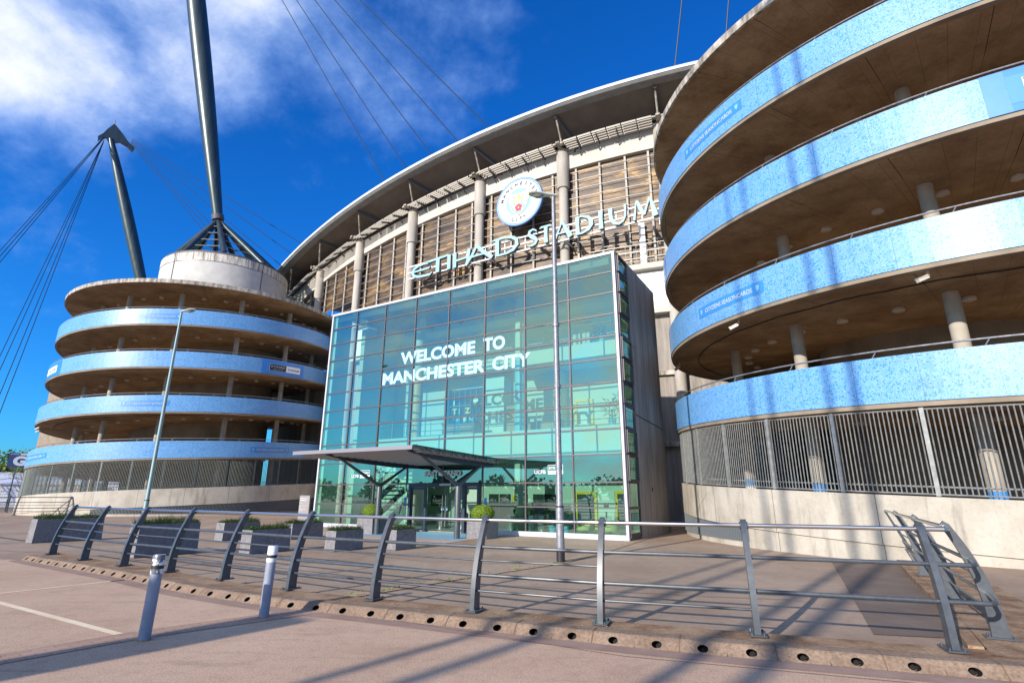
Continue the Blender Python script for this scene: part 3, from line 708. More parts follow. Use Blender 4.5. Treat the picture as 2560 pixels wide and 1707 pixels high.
pl_from_corner(-7.44, 16.17, 1.35, .48, H_=.64, label='trough planter behind the nearer second bollard, wide dark side', seed=7, plabel='green grasses in the trough behind the second bollard')
pl_from_corner(-8.3, 21.3, 1.5, .5, H_=.56, label='trough planter next to the information totem, behind another trough', seed=8, plabel='thin grasses in the trough beside the information totem')
pl_from_corner(-5.27, 16.94, 1.15, .44, H_=.58, label='trough planter left of the canopy post behind the sixth bay', seed=9, plabel='tufty grasses with white flowers in the trough left of the canopy post')
pl_from_corner(-3.54, 17.38, .95, .42, H_=.585, label='shortest trough planter in front of the entrance doors', seed=10, plabel='short grasses with white and pink flowers in the trough before the doors')
planter(-1.15, 22.35, .95, .9, .72, 'square planter with a clipped ball right of the doors', seed=11, ball=.47, plabel='bright green clipped boxwood ball right of the doors')
planter(-6.15, 24.75, .95, .9, .72, 'square planter with a clipped ball behind the left canopy post', seed=12, ball=.45, plabel='bright green clipped boxwood ball behind the left canopy post')
random.seed(21)

# ------------------------------------------------------------------ lamp posts
def lamp_post(x, y, h, label, m, headdir, lean=(0, 0), head=.62, bands=True):
    t = thing('lamp_post', label, 'street lamp', (x, y, 0), 0, 'street lamps'); t.rotation_euler = (lean[0], lean[1], 0)
    B().lathe([(.105, 0), (.105, 1.35), (.085, 1.42), (.078, h*.55), (.055, h)], n=16).build('pole', m, t, True)
    B().lathe([(.108, 0), (.108, .28)], n=16, cap=False).build('black_base', M['vinylblack'], t, True)
    B().lathe([(.109, 1.33), (.109, 1.37)], n=16, cap=False).build('black_ring', M['vinylblack'], t, True)
    d = Vector((cos(headdir), sin(headdir), 0)); s_ = Vector((-d.y, d.x, 0)); hd = B(); rings = []
    prof = [(-.10, .03, .03), (-.03, .06, .055), (.08, .075, .065), (.22, .10, .07), (.38, .15, .075), (.54, .17, .07), (.68, .14, .05), (.76, .06, .02)]
    n = 12; base = len(hd.v)
    for q, w, hh in prof:
        for k in range(n):
            a = 2*pi*k/n; z = sin(a)*hh; z = z*1.0 if z > 0 else z*.55; hd.v.append(tuple(d*q*head/.62+s_*cos(a)*w+Vector((0, 0, h+.06+z+q*.08))))
    for i in range(len(prof)-1):
        for k in range(n): q = base+i*n; hd.f.append((q+k, q+(k+1) % n, q+n+(k+1) % n, q+n+k))
    hd.f.append(tuple(range(base, base+n))); hd.f.append(tuple(range(base+(len(prof)-1)*n, base+len(prof)*n)))
    hd = hd.build('lamp_head', M['lamphead'], t, True)
    c = d*.46+Vector((0, 0, h+.055)); bw = B(); nn = 14
    ring = [tuple(c+d*cos(2*pi*k/nn)*.21+s_*sin(2*pi*k/nn)*.125) for k in range(nn)]; r2 = [tuple(c+d*cos(2*pi*k/nn)*.12+s_*sin(2*pi*k/nn)*.07-Vector((0, 0, .06))) for k in range(nn)]
    bw.v = ring+r2; bw.f = [(k, (k+1) % nn, nn+(k+1) % nn, nn+k) for k in range(nn)]+[tuple(range(nn, 2*nn))]
    bw.build('glass_bowl', M['bowl'], hd, True)
    return t
M['lamphead'] = mat('lamp_shell_grey', (.50, .56, .54), .4); M['bowl'] = mat('lamp_bowl', (.22, .26, .24), .15)
lp = lamp_post(1.262, 14.603, 10.5, 'tall galvanised lamp post standing in the plaza in front of the glass entrance', M['galv'], radians(178))
# collars with thin cross rods and a torn sticker
cb = B()
for z in (6.35, 4.55):
    cb.lathe([(.10, z-.05), (.10, z+.05)], n=12); cb.tube([(-1.05, -.1, z-.10), (1.05, .1, z+.12)], .010, 6)
cb.build('cross_rod', M['galv'], lp, True)
st = B(); 
for k in range(26):
    a = -pi/2+random.gauss(0, .5); z = 2.28+random.gauss(0, .09); p = Vector((cos(a)*.082, sin(a)*.082, z)); q = Vector((cos(a+.14)*.083, sin(a+.14)*.083, z+.02)); st.quad(p, q, q+Vector((0, 0, .03)), p+Vector((0, 0, .025)))
st.build('sticker', M['vinylblack'], lp)
lamp_post(-16.46, 25.08, 10.3, 'tall teal grey lamp post in front of the left ramp tower', mat('lamp_teal_paint', (.20, .29, .30), .5, .2), radians(-8))

# ------------------------------------------------------------------ spiral ramp towers
def stack_text(b, txt, t0, t1, R, zf, cap, mirror=False, voff=0.):
    """wrap text geometry onto the parapet; t0 left end, t1 right end (seen from outside)"""
    g = text_b(txt, (t1-t0)*R, cap, bold=.012, depth=.0)
    for x, y, z in g.v:
        t = t0+x/R; th = t-pi/2; b.v.append(((R)*cos(th), (R)*sin(th), zf(t)+z+voff))
    n = len(b.v)-len(g.v); b.f += [tuple(n+i for i in f) for f in g.f]
def tower(name, label, c, p, zt0, zb0, tmid, vis, louvre, roof, banners, seed, cap=None, cams=(), colph=0.):
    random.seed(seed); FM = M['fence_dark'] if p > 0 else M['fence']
    R = 12.79; h = 3.634; root = thing(name, label, 'ramp tower', (c[0], c[1], 0))
    zt = lambda t, k: zt0+k*h+p*t
    zb = lambda t, k: zb0+k*h+p*t
    T0, T1 = tmid-pi, tmid+pi; N = 180
    for k in range(0, 4):
        pa = B().sweep(lambda t: [(R-.03, zb(t, k)-.13), (R-.03, zt(t, k)-.03), (R-.24, zt(t, k)-.03), (R-.24, zb(t, k)-.13)], frange(T0, T1, N)).build('parapet', M['core'], root, True)
        # printed vinyl face
        bb = B(); ts = frange(T0, T1, N)
        for a, b in zip(ts, ts[1:]):
            for ra, rb_, za, zb_ in ((R, R, zb, zt), ):
                q = lambda t, r, z: (r*cos(t-pi/2), r*sin(t-pi/2), z)
                bb.quad(q(a, R, zb(a, k)), q(b, R, zb(b, k)), q(b, R, zt(b, k)), q(a, R, zt(a, k)), [(a, k*2.), (b, k*2.), (b, k*2.+1.3), (a, k*2.+1.3)])
                bb.quad(q(a, R, zt(a, k)), q(b, R, zt(b, k)), q(b, R-.028, zt(b, k)), q(a, R-.028, zt(a, k)), [(a, 0), (b, 0), (b, .01), (a, .01)])
                bb.quad(q(a, R-.028, zb(a, k)), q(b, R-.028, zb(b, k)), q(b, R, zb(b, k)), q(a, R, zb(a, k)), [(a, 0), (b, 0), (b, .01), (a, .01)])
        bb.build('banner_wrap', M['band'], pa, True)
        B().sweep(lambda t: [(R-.25, zb(t, k)-.10), (R-.25, zb(t, k)+.14), (6.0, zb(t, k)+.14), (6.0, zb(t, k)-.10)], frange(T0, T1, N)).build('ramp_deck', M['soffit'], root, True)
        hr = B(); ts = frange(vis[0], vis[1], 90)
        hr.tube([((R-.16)*cos(t-pi/2), (R-.16)*sin(t-pi/2), zt(t, k)+.21) for t in ts], .026, 8)
        t = vis[0]
        while t < vis[1]:
            th = t-pi/2; th2 = th+.012
            hr.tube([((R-.13)*cos(th), (R-.13)*sin(th), zt(t, k)-.04), ((R-.16)*cos(th2), (R-.16)*sin(th2), zt(t, k)+.20)], .014, 5); t += .19
        hr.build('handrail', M['galv'], root, True)
    # lowest turn: concrete plinth, ledge, base wall
    B().sweep(lambda t: [(R, max(zb(t, -1), 0.02)), (R, max(zt(t, -1), .1)), (R-.22, max(zt(t, -1), .1)), (R-.22, max(zb(t, -1), 0.02))], frange(vis[0], vis[1], 140)).build('plinth', M['plinth'], root, True)
    B().sweep(lambda t: [(R-.06, -.3), (R-.06, max(zb(t, -1), 0.03)-.01), (R-.2, max(zb(t, -1), .03)-.01), (R-.2, -.3)], frange(vis[0], vis[1], 140)).build('base_wall', M['plinth'], root, True)
    B().sweep(lambda t: [(R-.22, zb(t, -1)-.10), (R-.22, zb(t, -1)+.14), (6.0, zb(t, -1)+.14), (6.0, zb(t, -1)-.10)], frange(vis[0], vis[1], 140)).build('ramp_deck', M['soffit'], root, True)
    lv = B(); t = louvre[0]; bk = B()
    while t < louvre[1]:
        z1 = zb(t, -1)-.03; z0 = .17
        if z1 > z0+.04: th = t-pi/2; r_ = R-.03; lv.bar((r_*cos(th), r_*sin(th), z0), (r_*cos(th), r_*sin(th), z1), .035, .05, (cos(th), sin(th), 0))
        t += .0075
    lv.build('louvre', M['louvre'], root)
    B().sweep(lambda t: [(R-.045, .19), (R-.045, max(zb(t, -1)-.02, .2))], frange(louvre[0], louvre[1], 60), closed=False).build('louvre_backing', M['dark'], root)
    # security fence between plinth and the first soffit
    pitch = .1727; i0 = math.floor(vis[0]/pitch); t = -1.03+pitch*(math.ceil((vis[0]+1.03)/pitch))
    while t < vis[1]-pitch:
        th = t-pi/2; bb = B(); za, zc = zt(t, -1)+.02, zb(t, 0)-.16
        bb.bar(((R-.1)*cos(th), (R-.1)*sin(th), za), ((R-.1)*cos(th), (R-.1)*sin(th), zc), .10, .06, (cos(th), sin(th), 0)); bb.build('fence_post', FM, root)
        bars = B(); nb = 20
        for j in range(1, nb):
            tj = t+pitch*j/nb; a = tj-pi/2; bars.bar(((R-.1)*cos(a), (R-.1)*sin(a), zt(tj, -1)+.05), ((R-.1)*cos(a), (R-.1)*sin(a), zb(tj, 0)-.18), .022, .022)
        for zf in (lambda q: zt(q, -1)+.06, lambda q: zb(q, 0)-.2):
            pts = [((R-.1)*cos(q-pi/2), (R-.1)*sin(q-pi/2), zf(q)) for q in frange(t, t+pitch, 3)]; bars.tube(pts, .02, 5)
        pts = [((R-.32)*cos(q-pi/2), (R-.32)*sin(q-pi/2), zt(q, -1)+.24) for q in frange(t, t+pitch, 3)]; bars.tube(pts, .024, 5)
        bars.build('fence_panel', FM, root); t += pitch
    # columns, one continuous pier through all levels
    ks = range(-8, 9)
    for k in ks:
        t = colph+k*.4833
        if not (vis[0]+.2 < t < vis[1]-.1): continue
        th = t-pi/2; x, y = 10*cos(th), 10*sin(th)
        co = B().lathe([(.215, -.2), (.215, zb(t, 4)+.3)], x, y, 20).build('column', M['conc'], root, True)
        for kk in range(-1, 4):
            z = zb(t, kk)+.15
            B().lathe([(.221, z+.02), (.221, z+1.02)], x, y, 20, False).build('white_band', M['vinylwhite'], co, True)
            B().lathe([(.223, z+1.02), (.223, z+1.30)], x, y, 20, False).build('blue_band', M['blue_pale'], co, True)
    # round ceiling lights
    for k in range(0, 5):
        t = vis[0]+.12
        while t < vis[1]-.1:
            if k < 4 or True:
                z = (zb(t, k)-.10) if k < 4 else roof(t)-.0
                th = t-pi/2; x, y = 9.2*cos(th), 9.2*sin(th)
                if (t-tmid)**2 < 2.1: B().lathe([(.17, z+.01), (.19, z-.03), (.19, z-.09), (.13, z-.12)], x, y, 14).build('ceiling_light', M['fitting'], root, True)
            t += .195
    # inner core
    B().lathe([(6.0, -.2), (6.0, roof(tmid)+.1)], n=72, cap=False).build('core_wall', M['core'], root, True)
    # roof slab
    B().sweep(lambda t: [(R+.02, roof(t)), (R+.02, roof(t)+.30), (6.1, roof(t)+.34), (6.1, roof(t))], frange(T0, T1, N)).build('roof_slab', M['soffit'], root, True)
    B().sweep(lambda t: [(R+.06, roof(t)-.02), (R+.06, roof(t)+.32), (R-.05, roof(t)+.34), (R-.05, roof(t)-.02)], frange(T0, T1, N)).build('roof_rim', M['rim'], root, True)
    # signs on the wrap
    for kind, k, ta, tb in banners:
        sg = B(); n = 14; ts = frange(ta, tb, n); rr = R+.012
        def pn(b, ta, tb, za, zc, r):
            for a, c_ in zip(frange(ta, tb, 10), frange(ta, tb, 10)[1:]):
                q = lambda t, z: (r*cos(t-pi/2), r*sin(t-pi/2), z); b.quad(q(a, zb(a, k)+za), q(c_, zb(c_, k)+za), q(c_, zb(c_, k)+zc), q(a, zb(a, k)+zc))
        if kind == 'card':
            pn(sg, ta, tb, .43, .86, rr); o = sg.build('banner', M['blue_pale'], root)
            tx = B(); stack_text(tx, 'CITYZENS SEASONCARDS', ta+(tb-ta)*.14, ta+(tb-ta)*.87, rr+.012, lambda t: zb(t, k)+.55, .17); tx.build('lettering', M['vinylwhite'], o)
            sh = B()
            for f in (.065, .935):
                t = ta+(tb-ta)*f
                for (du, dv) in [(0, 0)]:
                    pts = [(-.07, .11), (.07, .11), (.07, 0), (.04, -.07), (0, -.11), (-.04, -.07), (-.07, 0)]
                    n0 = len(sh.v)
                    for x, z in pts: tt = t+x/rr; sh.v.append(((rr+.012)*cos(tt-pi/2), (rr+.012)*sin(tt-pi/2), zb(tt, k)+.64+z))
                    sh.f.append(tuple(range(n0, n0+7)))
            sh.build('shield_mark', M['crest_sky'], o)
        else:
            pn(sg, ta, tb, .0, 1.26, rr); o = sg.build('banner', M['blue_plain'], root); w = tb-ta
            b2 = B(); pn(b2, ta+w*.10, tb-w*.09, .22, 1.04, rr+.006); b2.build('inner_panel', M['blue_pale'], o)
            b3 = B(); pn(b3, ta+w*.17, ta+w*.54, .34, .90, rr+.012); b3.build('black_plate', M['vinylblack'], o)
            b5 = B(); pn(b5, ta+w*.165, ta+w*.545, .33, .91, rr+.009); pn(b5, ta+w*.54, ta+w*.90, .33, .91, rr+.009); b5.build('white_plate', M['vinylwhite'], o)
            b4 = B(); stack_text(b4, 'ETIHAD', ta+w*.20, ta+w*.51, rr+.018, lambda t: zb(t, k)+.62, .17); stack_text(b4, 'AIRWAYS', ta+w*.24, ta+w*.46, rr+.018, lambda t: zb(t, k)+.43, .07); b4.build('lettering', M['vinylwhite'], o)
            b6 = B(); stack_text(b6, 'STADIUM', ta+w*.58, ta+w*.87, rr+.018, lambda t: zb(t, k)+.52, .16); b6.build('lettering', M['vinylblack'], o)
    for (t, k) in cams:
        th = t-pi/2; z = zb(t, k)-.10; cb = B(); cp_ = Vector(((R-.35)*cos(th), (R-.35)*sin(th), z))
        o_ = Vector((cos(th), sin(th), 0)); s_ = Vector((-sin(th), cos(th), 0))
        cb.bar(cp_, cp_+Vector((0, 0, -.14)), .05, .05); e = cp_+Vector((0, 0, -.16)); cb.bar(e+o_*.02-s_*.02, e+o_*.24-s_*.22+Vector((0, 0, -.13)), .11, .11); cb.bar(e-Vector((0, 0, -.03)), e+o_*.27-s_*.24+Vector((0, 0, -.085)), .13, .012)
        cb.build('security_camera', M['fitting'], root)
    cb = B(); ts = frange(tmid-1.2, tmid+1.2, 40)
    cb.tube([((R-1.3)*cos(t-pi/2), (R-1.3)*sin(t-pi/2), zb(t, 1)-.13+.02*sin(t*30)) for t in ts], .02, 5); cb.build('ceiling_conduit', M['dark'], root)
    return root
M['fitting'] = mat('white_fitting', (.55, .52, .47), .5)
CL = (-31.40, 54.40); CR = (20.17, 21.99)
rfL = lambda t: 18.70+.22*t; rfR = lambda t: 18.02-.75*t
tl = tower('ramp_tower', 'round spiral ramp tower wrapped in blue banners at the left, white drum on top', CL, .5784, 5.42, 4.11, .3, (-2.3, 2.6), (.0, 1.9), rfL,
      [('card', 3, .04, .30), ('logo', 2, .82, 1.15), ('logo', 2, -1.05, -.50), ('card', 1, .05, .32), ('card', 0, .82, 1.10), ('card', 0, -.78, -.42)], 31, colph=.20, cams=[(-.95, 1), (-.8, 1)])
tr = tower('ramp_tower', 'huge round spiral ramp tower wrapped in blue banners filling the right side', CR, -.5784, 4.757, 3.499, -1.2, (-3.4, .45), (-3.2, -1.31), rfR,
      [('card', 3, -1.42, -1.14), ('card', 1, -1.43, -1.15), ('logo', 2, -.645, -.27), ('logo', 2, -2.2, -1.74)], 32, colph=-.30, cams=[(-1.28, 1), (-.80, 1), (-1.95, 1)])
def drum_cap(root, roof0, R=6.18):
    B().lathe([(R, roof0-.2), (R, 23.75)], n=72, cap=False).build('upper_drum', M['capwhite'], root, True)
    B().lathe([(R+.02, 23.76), (R+.02, 24.62), (R-.25, 24.64)], n=72, cap=False).build('drum_rim', M['capdirt'], root, True)
    j = B()
    for t in (-1.15, -.35+.0, 1.05, 1.95, 2.9):
        th = t-pi/2; j.bar(((R+.03)*cos(th), (R+.03)*sin(th), roof0), ((R+.03)*cos(th), (R+.03)*sin(th), 24.6), .06, .03, (cos(th), sin(th), 0))
    j.lathe([(R+.025, 23.74), (R+.025, 23.78)], n=72, cap=False)
    j.build('joint', M['darksteel'], root)
    B().lathe([(R-.10, 24.6), (R-.10, 24.88), (R-.45, 24.98), (R-.9, 24.98)], n=72, cap=False).build('steel_ring', M['roofbeam'], root, True)
drum_cap(tl, 18.9)
drum_cap(tr, 18.4)
# cigar mast with its cone of legs
def mast(name, label, c, apex, head, ringz=24.95, rc=5.65, legs=9, cone=True):
    root = thing(name, label, 'mast', (c[0], c[1], 0))
    C_ = Vector((c[0], c[1], 0)); A = Vector(apex)-C_; Hd = Vector(head)-C_; ax = (Hd-A).normalized()
    n = 26; pts = [A+(Hd-A)*(i/n) for i in range(n+1)]; rs = [lerp(.42, 1.02, min(1, (i/n)/.50)) if i/n < .5 else lerp(1.02, .42, ((i/n)-.5)/.5) for i in range(n+1)]
    rs = [.42+.60*sin(pi*min(1, .03+.97*i/n))**.8 for i in range(n+1)]
    B().tube(pts, rs, 28).build('shaft', M['darksteel'], root, True)
    sm = B()
    for i in range(1, n, 1): sm.tube([pts[i]-ax*.02, pts[i]+ax*.02], rs[i]+.006, 28, False)
    sm.build('weld_seam', M['darksteel'], root, True)
    B().tube([A-ax*.5, A+ax*.05], [.62, .62], 24).build('collar', M['roofbeam'], root, True)
    if cone:
        ring = []
        for k in range(legs):
            th = 2*pi*(k+.35)/legs; q = Vector((rc*cos(th), rc*sin(th), ringz)); ring.append(q)
            tp = A-ax*.45+(q-A).normalized()*.4
            B().tube([tp, tp.lerp(q, .5), q], [.22, .30, .27], 12).build('leg', M['darksteel'], root, True)
        hp = B()
        for f in (.22, .42, .62, .80):
            pr_ = [(A-ax*.45).lerp(q, f) for q in ring]
            hp.tube(pr_+[pr_[0]], .055, 6)
        hp.build('hoop', M['galv'], root, True)
        gl = B()
        for k in range(3, 6):
            a, b = ring[k], ring[k+1]; t0 = (A-ax*.45); gl.tri(t0.lerp(a, .3), t0.lerp(a, .98), t0.lerp(b, .98)); gl.tri(t0.lerp(a, .3), t0.lerp(b, .98), t0.lerp(b, .3))
        gl.build('glazing', M['clear'], root)
    # head plates
    hb = B(); s_ = Vector((ax.y, -ax.x, 0))
    if s_.length < .01: s_ = Vector((1, 0, 0))
    s_ = Vector((cos(radians(-49)), sin(radians(-49)), 0))*-1
    s_ = Vector((.78, .62, 0))
    for sg in (-1, 1):
        q = 1. if sg > 0 else -.5; hb.prism([(0, 0), (0, 3.6), (q*.3, 3.4), (q*1.6, 2.1), (q*2.6, .9), (q*3.8, .0), (q*3.6, -.9), (q*2.6, -.1), (q*1.4, .3), (q*.4, -.4)], -.30, .30)
    rot = atan2(s_.y, s_.x)
    hb.xf(Matrix.Translation(Hd-Vector((0, 0, .4))) @ Matrix.Rotation(rot, 4, 'Z')); hb.build('head_plate', M['darksteel'], root)
    B().tube([Hd+Vector((0, 0, 2.8)), Hd+Vector((0, 0, 4.4))], [.12, .05], 8).build('finial', M['galv'], root)
    return root
HEAD1 = (-41.44, 46.11, 80.2)
mast('mast', 'thick dark steel mast rising from the cone on the left tower out of frame', CL, (-32.75, 53.0, 31.3), HEAD1)
mast('mast', 'mast above the right ramp tower, out of view, holding the vertical cables', CR, (20.4, 21.4, 31.3), (19.0, 19.0, 82.))
HEAD2 = Vector((-76.7, 87.03, 66.6))
C2 = (-66.9, 95.4)
m2 = mast('mast', 'more distant leaning mast with a winged head behind the left tower', C2, (-67.3, 94.75, 31.3), tuple(HEAD2), cone=True)
B().lathe([(6.2, 0), (6.2, 24.9)], n=48).build('upper_drum', M['capwhite'], m2, True)
B().lathe([(12.8, 0), (12.8, 18.5), (6.2, 18.6)], n=48).build('base_drum', M['core'], m2, True)

# ------------------------------------------------------------------ stadium bowl
CS = (33.285, 95.564); R0 = 71.84
def sph(i): return -2.0006-(i-1)*6.17/R0
def st_(i): return sph(i)+pi/2
def poly(c): 
    def f(i):
        i = max(-3.5, min(8.2, i)); r = 0
        for k in c: r = r*i+k
        return r
    return f
rimtop = poly([.0035, -.1157, -.1403, 25.32]); rimbot = poly([-.0920, -.1662, 24.98])
innerz = poly([-.0396, -.2896, 24.36]); ptop = poly([-.0540, -.1650, 23.42]); pbot = poly([-.0794, -.0872, 22.02])
capz = poly([-.0862, -.0704, 20.58]); ctop = poly([-.0712, -.1692, 23.44]); brk = poly([-.0907, -.1667, 23.51])
def T2I(t): return 1-(t-pi/2+2.0006)*R0/6.17
sd = thing('stadium', 'curved stadium stand with concrete columns, rust brown cladding and overhanging grey roof', 'stadium', (CS[0], CS[1], 0))
def SP(i, r, z): a = sph(i); return Vector((r*cos(a), r*sin(a), z))
TS = [st_(i) for i in frange(-3.2, 8.0, 112)]
def ssweep(name, prof, m, par=None, i0=-3.2, i1=6.9, n=101, closed=True, smooth=True):
    ts = [st_(i) for i in frange(i0, i1, n)]
    return B().sweep(lambda t: prof(T2I(t)), ts, closed).build(name, m, par or sd, smooth)
# roof
ssweep('roof', lambda i: [(R0+2.6, rimtop(i)-.24), (R0+2.5, rimtop(i)-.34), (R0+1.9, rimbot(i)), (R0+1.9, rimbot(i)+.10), (R0+2.6, rimtop(i)-.05)], M['roofedge'])
ssweep('roof_trim', lambda i: [(R0+2.66, rimtop(i)-.20), (R0+2.66, rimtop(i)+.0), (R0+2.45, rimtop(i)+.06), (R0+2.45, rimtop(i)-.20)], M['rooftop'])
ssweep('roof_sheet', lambda i: [(R0+2.5, rimtop(i)), (R0+1.85, max(rimtop(i)-.1, rimbot(i))+.18), (R0+.2, innerz(i)+.62), (R0-26, innerz(i)+3.2), (R0-26, innerz(i)+2.9), (R0+.2, innerz(i)+.22), (R0+1.85, rimbot(i)+.12), (R0+2.4, rimtop(i)-.1)], M['roofedge'])
ssweep('soffit', lambda i: [(R0+1.92, rimbot(i)-.005), (R0+.2, innerz(i)+.03), (R0+.2, innerz(i)+.15), (R0+1.92, rimbot(i)+.08)], M['roofsoffit'])
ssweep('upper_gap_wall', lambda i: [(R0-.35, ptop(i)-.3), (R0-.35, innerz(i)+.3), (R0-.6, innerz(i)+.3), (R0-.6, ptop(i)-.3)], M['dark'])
# every edge beam and its strut
OI = lambda k: k if k < 0 else k*(.985-.014*k); II = lambda k: k if k < 0 else k*(.885+.0055*k)
for k in range(-3, 7):
    B().bar(SP(OI(k), R0+1.95, rimbot(OI(k))-.11), SP(II(k), R0+.3, innerz(II(k))-.12), .20, .28).build('roof_beam', M['roofbeam'], sd)
    b = B(); b.tube([SP(k*.965 if k > 0 else k, R0+1.0, ctop(k)+.10), SP(OI(k), R0+1.9, rimbot(OI(k))-.1)], .06, 8)
    b.bar(SP(k-.06, R0+.95, ctop(k)+.06), SP(k+.06, R0+.95, ctop(k)+.06), .26, .10); b.bar(SP(k, R0+.2, ctop(k)+.05), SP(k, R0+1.2, ctop(k)+.08), .26, .12)
    b.build('roof_strut', M['rim'], sd, True)
# columns
for k in range(-3, 7):
    p = SP(k, R0+.22, 0)
    co = B().lathe([(.30, 0 if k < 5 else 16.0), (.30, capz(k)+.1)], p.x, p.y, 28).build('column', M['facolumn'], sd, True)
    B().lathe([(.385, capz(k)), (.40, capz(k)+.05), (.40, ctop(k)-.02), (.34, ctop(k))], p.x, p.y, 28).build('column_sleeve', M['facolumn'], co, True)
# per bay: cream beam, brown cladding, rails, mullions, sunshade
for k in range(-3, 7):
    a, b_ = k+.085, k+.915
    ssweep('cream_panel', lambda i: [(R0+.12, pbot(i)), (R0+.12, ptop(i)-.25), (R0-.2, ptop(i)-.25), (R0-.2, pbot(i))], M['cream'], None, k+.0, k+1., 10)
    cb = B(); n = 12; ii = frange(k+.0, k+1., n)
    for x, y in zip(ii, ii[1:]):
        u0, u1 = x*6.17, y*6.17; zb_ = 14.35 if k < 4 else 16.8
        cb.quad(SP(x, R0-.18, zb_), SP(y, R0-.18, zb_), SP(y, R0-.18, pbot(y)+.1), SP(x, R0-.18, pbot(x)+.1), [(u0, zb_), (u1, zb_), (u1, pbot(y)), (u0, pbot(x))])
    cb.build('bronze_cladding', M['clad'], sd)
    rb = B(); z = 14.75
    while z < 23:
        pts = [SP(i, R0+.04, z) for i in frange(k+.04, k+.96, 8) if z < pbot(i)-.08]
        if len(pts) > 1: rb.tube(pts, .02, 5)
        z += .62
    rb.build('rail_set', M['rail'], sd, True)
    mb = B()
    for f in (.13, .36, .62, .87):
        i = k+f; p0 = SP(i, R0-.04, 14.4); p1 = SP(i, R0-.04, pbot(i)); mb.bar(p0, p1, .12, .08, SP(i, 1, 0))
    mb.build('mullion', M['facolumn'], sd)
    sb = B()
    for j in range(6):
        f0 = .06+j*.148; f1 = f0+.138
        for q in range(5):
            r_a = R0+.30+q*.225; i0, i1 = k+f0, k+f1
            zf = lambda i: lerp(ptop(i)-.02, brk(i)-.05, (r_a-R0-.2)/1.0)
            P0_, P1_ = SP(i0, r_a, zf(i0)), SP(i1, r_a, zf(i1))
            sb.bar(P0_, P1_, .13, .035, Vector((P0_.x, P0_.y, 0)).normalized()+Vector((0, 0, .12)))
    sb.build('sunshade', M['rail'], sd)
    bb = B()
    for j in range(1, 5):
        i = k+j*.2; bb.bar(SP(i, R0+.1, ptop(i)-.10), SP(i, R0+1.15, brk(i)-.16), .07, .12)
        bb.bar(SP(i, R0+.15, ptop(i)-.62), SP(i, R0+.62, ptop(i)-.25), .06, .06)
    bb.tube([SP(i, R0+.34, ptop(i)-.22) for i in frange(k+.03, k+.97, 8)], .03, 5)
    bb.build('shade_bracket', M['roofbeam'], sd)
# lower part: ledge, white cladding, grey concrete podium
ssweep('ledge', lambda i: [(R0+.45, 14.05), (R0+.45, 14.38), (R0-.3, 14.38), (R0-.3, 14.05)], M['cream'], None, -3.2, 4.5, 78)
ssweep('white_cladding', lambda i: [(R0+.05, 11.62), (R0+.05, 14.06), (R0-.2, 14.06), (R0-.2, 11.62)], M['cladwhite'], None, -3.2, 4.5, 78)
jb = B()
for z in (13.98, 13.25, 12.45): jb.tube([SP(i, R0+.055, z) for i in frange(-2, 2, 30)], .014, 4)
jb.build('joint', M['roofbeam'], sd)
ssweep('ledge', lambda i: [(R0+.42, 11.35), (R0+.42, 11.62), (R0-.3, 11.62), (R0-.3, 11.35)], M['cream'], None, -3.2, 4.5, 78)
ssweep('podium_wall', lambda i: [(R0-.1, 0), (R0-.1, 11.36), (R0-.5, 11.36), (R0-.5, 0)], M['dkconc'], None, -3.2, 6.4, 96)
for z in (8.0, 4.2): ssweep('ledge', lambda i, z=z: [(R0+.12, z-.12), (R0+.12, z+.12), (R0-.12, z+.12), (R0-.12, z-.12)], M['rim'], None, -3, 2, 40)
SK = 1.3   # stand, letters, crest scaled about the camera eye to sit behind the left tower
sd.location = (CS[0]*SK, CS[1]*SK, -.495); sd.scale = (SK, SK, SK)
def SW(i, r, z): q = SP(i, r, z); return Vector(((CS[0]+q.x)*SK, (CS[1]+q.y)*SK, -.495+z*SK))
# flat roof deck behind the ledge, and stair guard rail with white post seen over the atrium
gb = B()
for z in (14.75, 15.15, 15.6): gb.tube([SP(i, R0+.40, z) for i in frange(-1, .75, 14)], .028, 5)
for j in range(18): i = -1+j*.1; gb.tube([SP(i, R0+.40, 14.38), SP(i, R0+.40, 15.62)], .018, 5)
gb.build('ledge_rail', M['rail'], sd, True)
B().bar(SP(.24, R0+.1, 14.4), SP(.24, R0+.1, 17.1), .34, .14, SP(.24, 1, 0)).build('white_service_panel', M['cladwhite'], sd)
B().bar(SP(.05, R0-.1, 16.9), SP(.05, R0-.1, 17.4), .30, .14, SP(.24, 1, 0)).build('white_service_panel', M['cladwhite'], sd)

# ------------------------------------------------------------------ glass entrance building (local x = right along the front, y = inwards)
BRC = (4.405, 21.055); WD = 17.33; HT = 11.80; DP = 5.9
gx_ = thing('glass_entrance', 'green tinted glass entrance hall with grey mullions between the two ramp towers', 'building', (*BRC, 0), RB)
def X(s): return -s
cols_ = [0, 2.21, 4.41, 6.60, 8.79, 10.97, 13.13, 15.31, WD]
rows_ = [.19, 1.16, 2.12, 3.19, 4.18, 5.15, 6.06, 7.06, 8.02, 8.97, 9.92, 10.86, HT-.08]
DS0, DS1 = 6.70, 10.75     # doorway
fr = B()
fr.box(X(0)+.0, X(0)-.10, -.05, .12, .0, HT); fr.box(X(WD), X(WD)+.10, -.05, .12, 0, HT); fr.box(X(WD)+.10, X(0)-.10, -.05, .14, HT-.12, HT)
fr.box(X(WD)+.10, X(DS1)-.0, -.045, .12, 0.0, .19); fr.box(X(DS0), X(0)-.10, -.045, .12, 0.0, .19)
fr.build('white_frame', M['whiteframe'], gx_)
mu = B()
for s_ in cols_[1:-1]:
    z0 = .19 if not (DS0-.3 < s_ < DS1+.3) else 2.16
    mu.box(X(s_)-.03, X(s_)+.03, -.035, .10, z0, HT-.13)
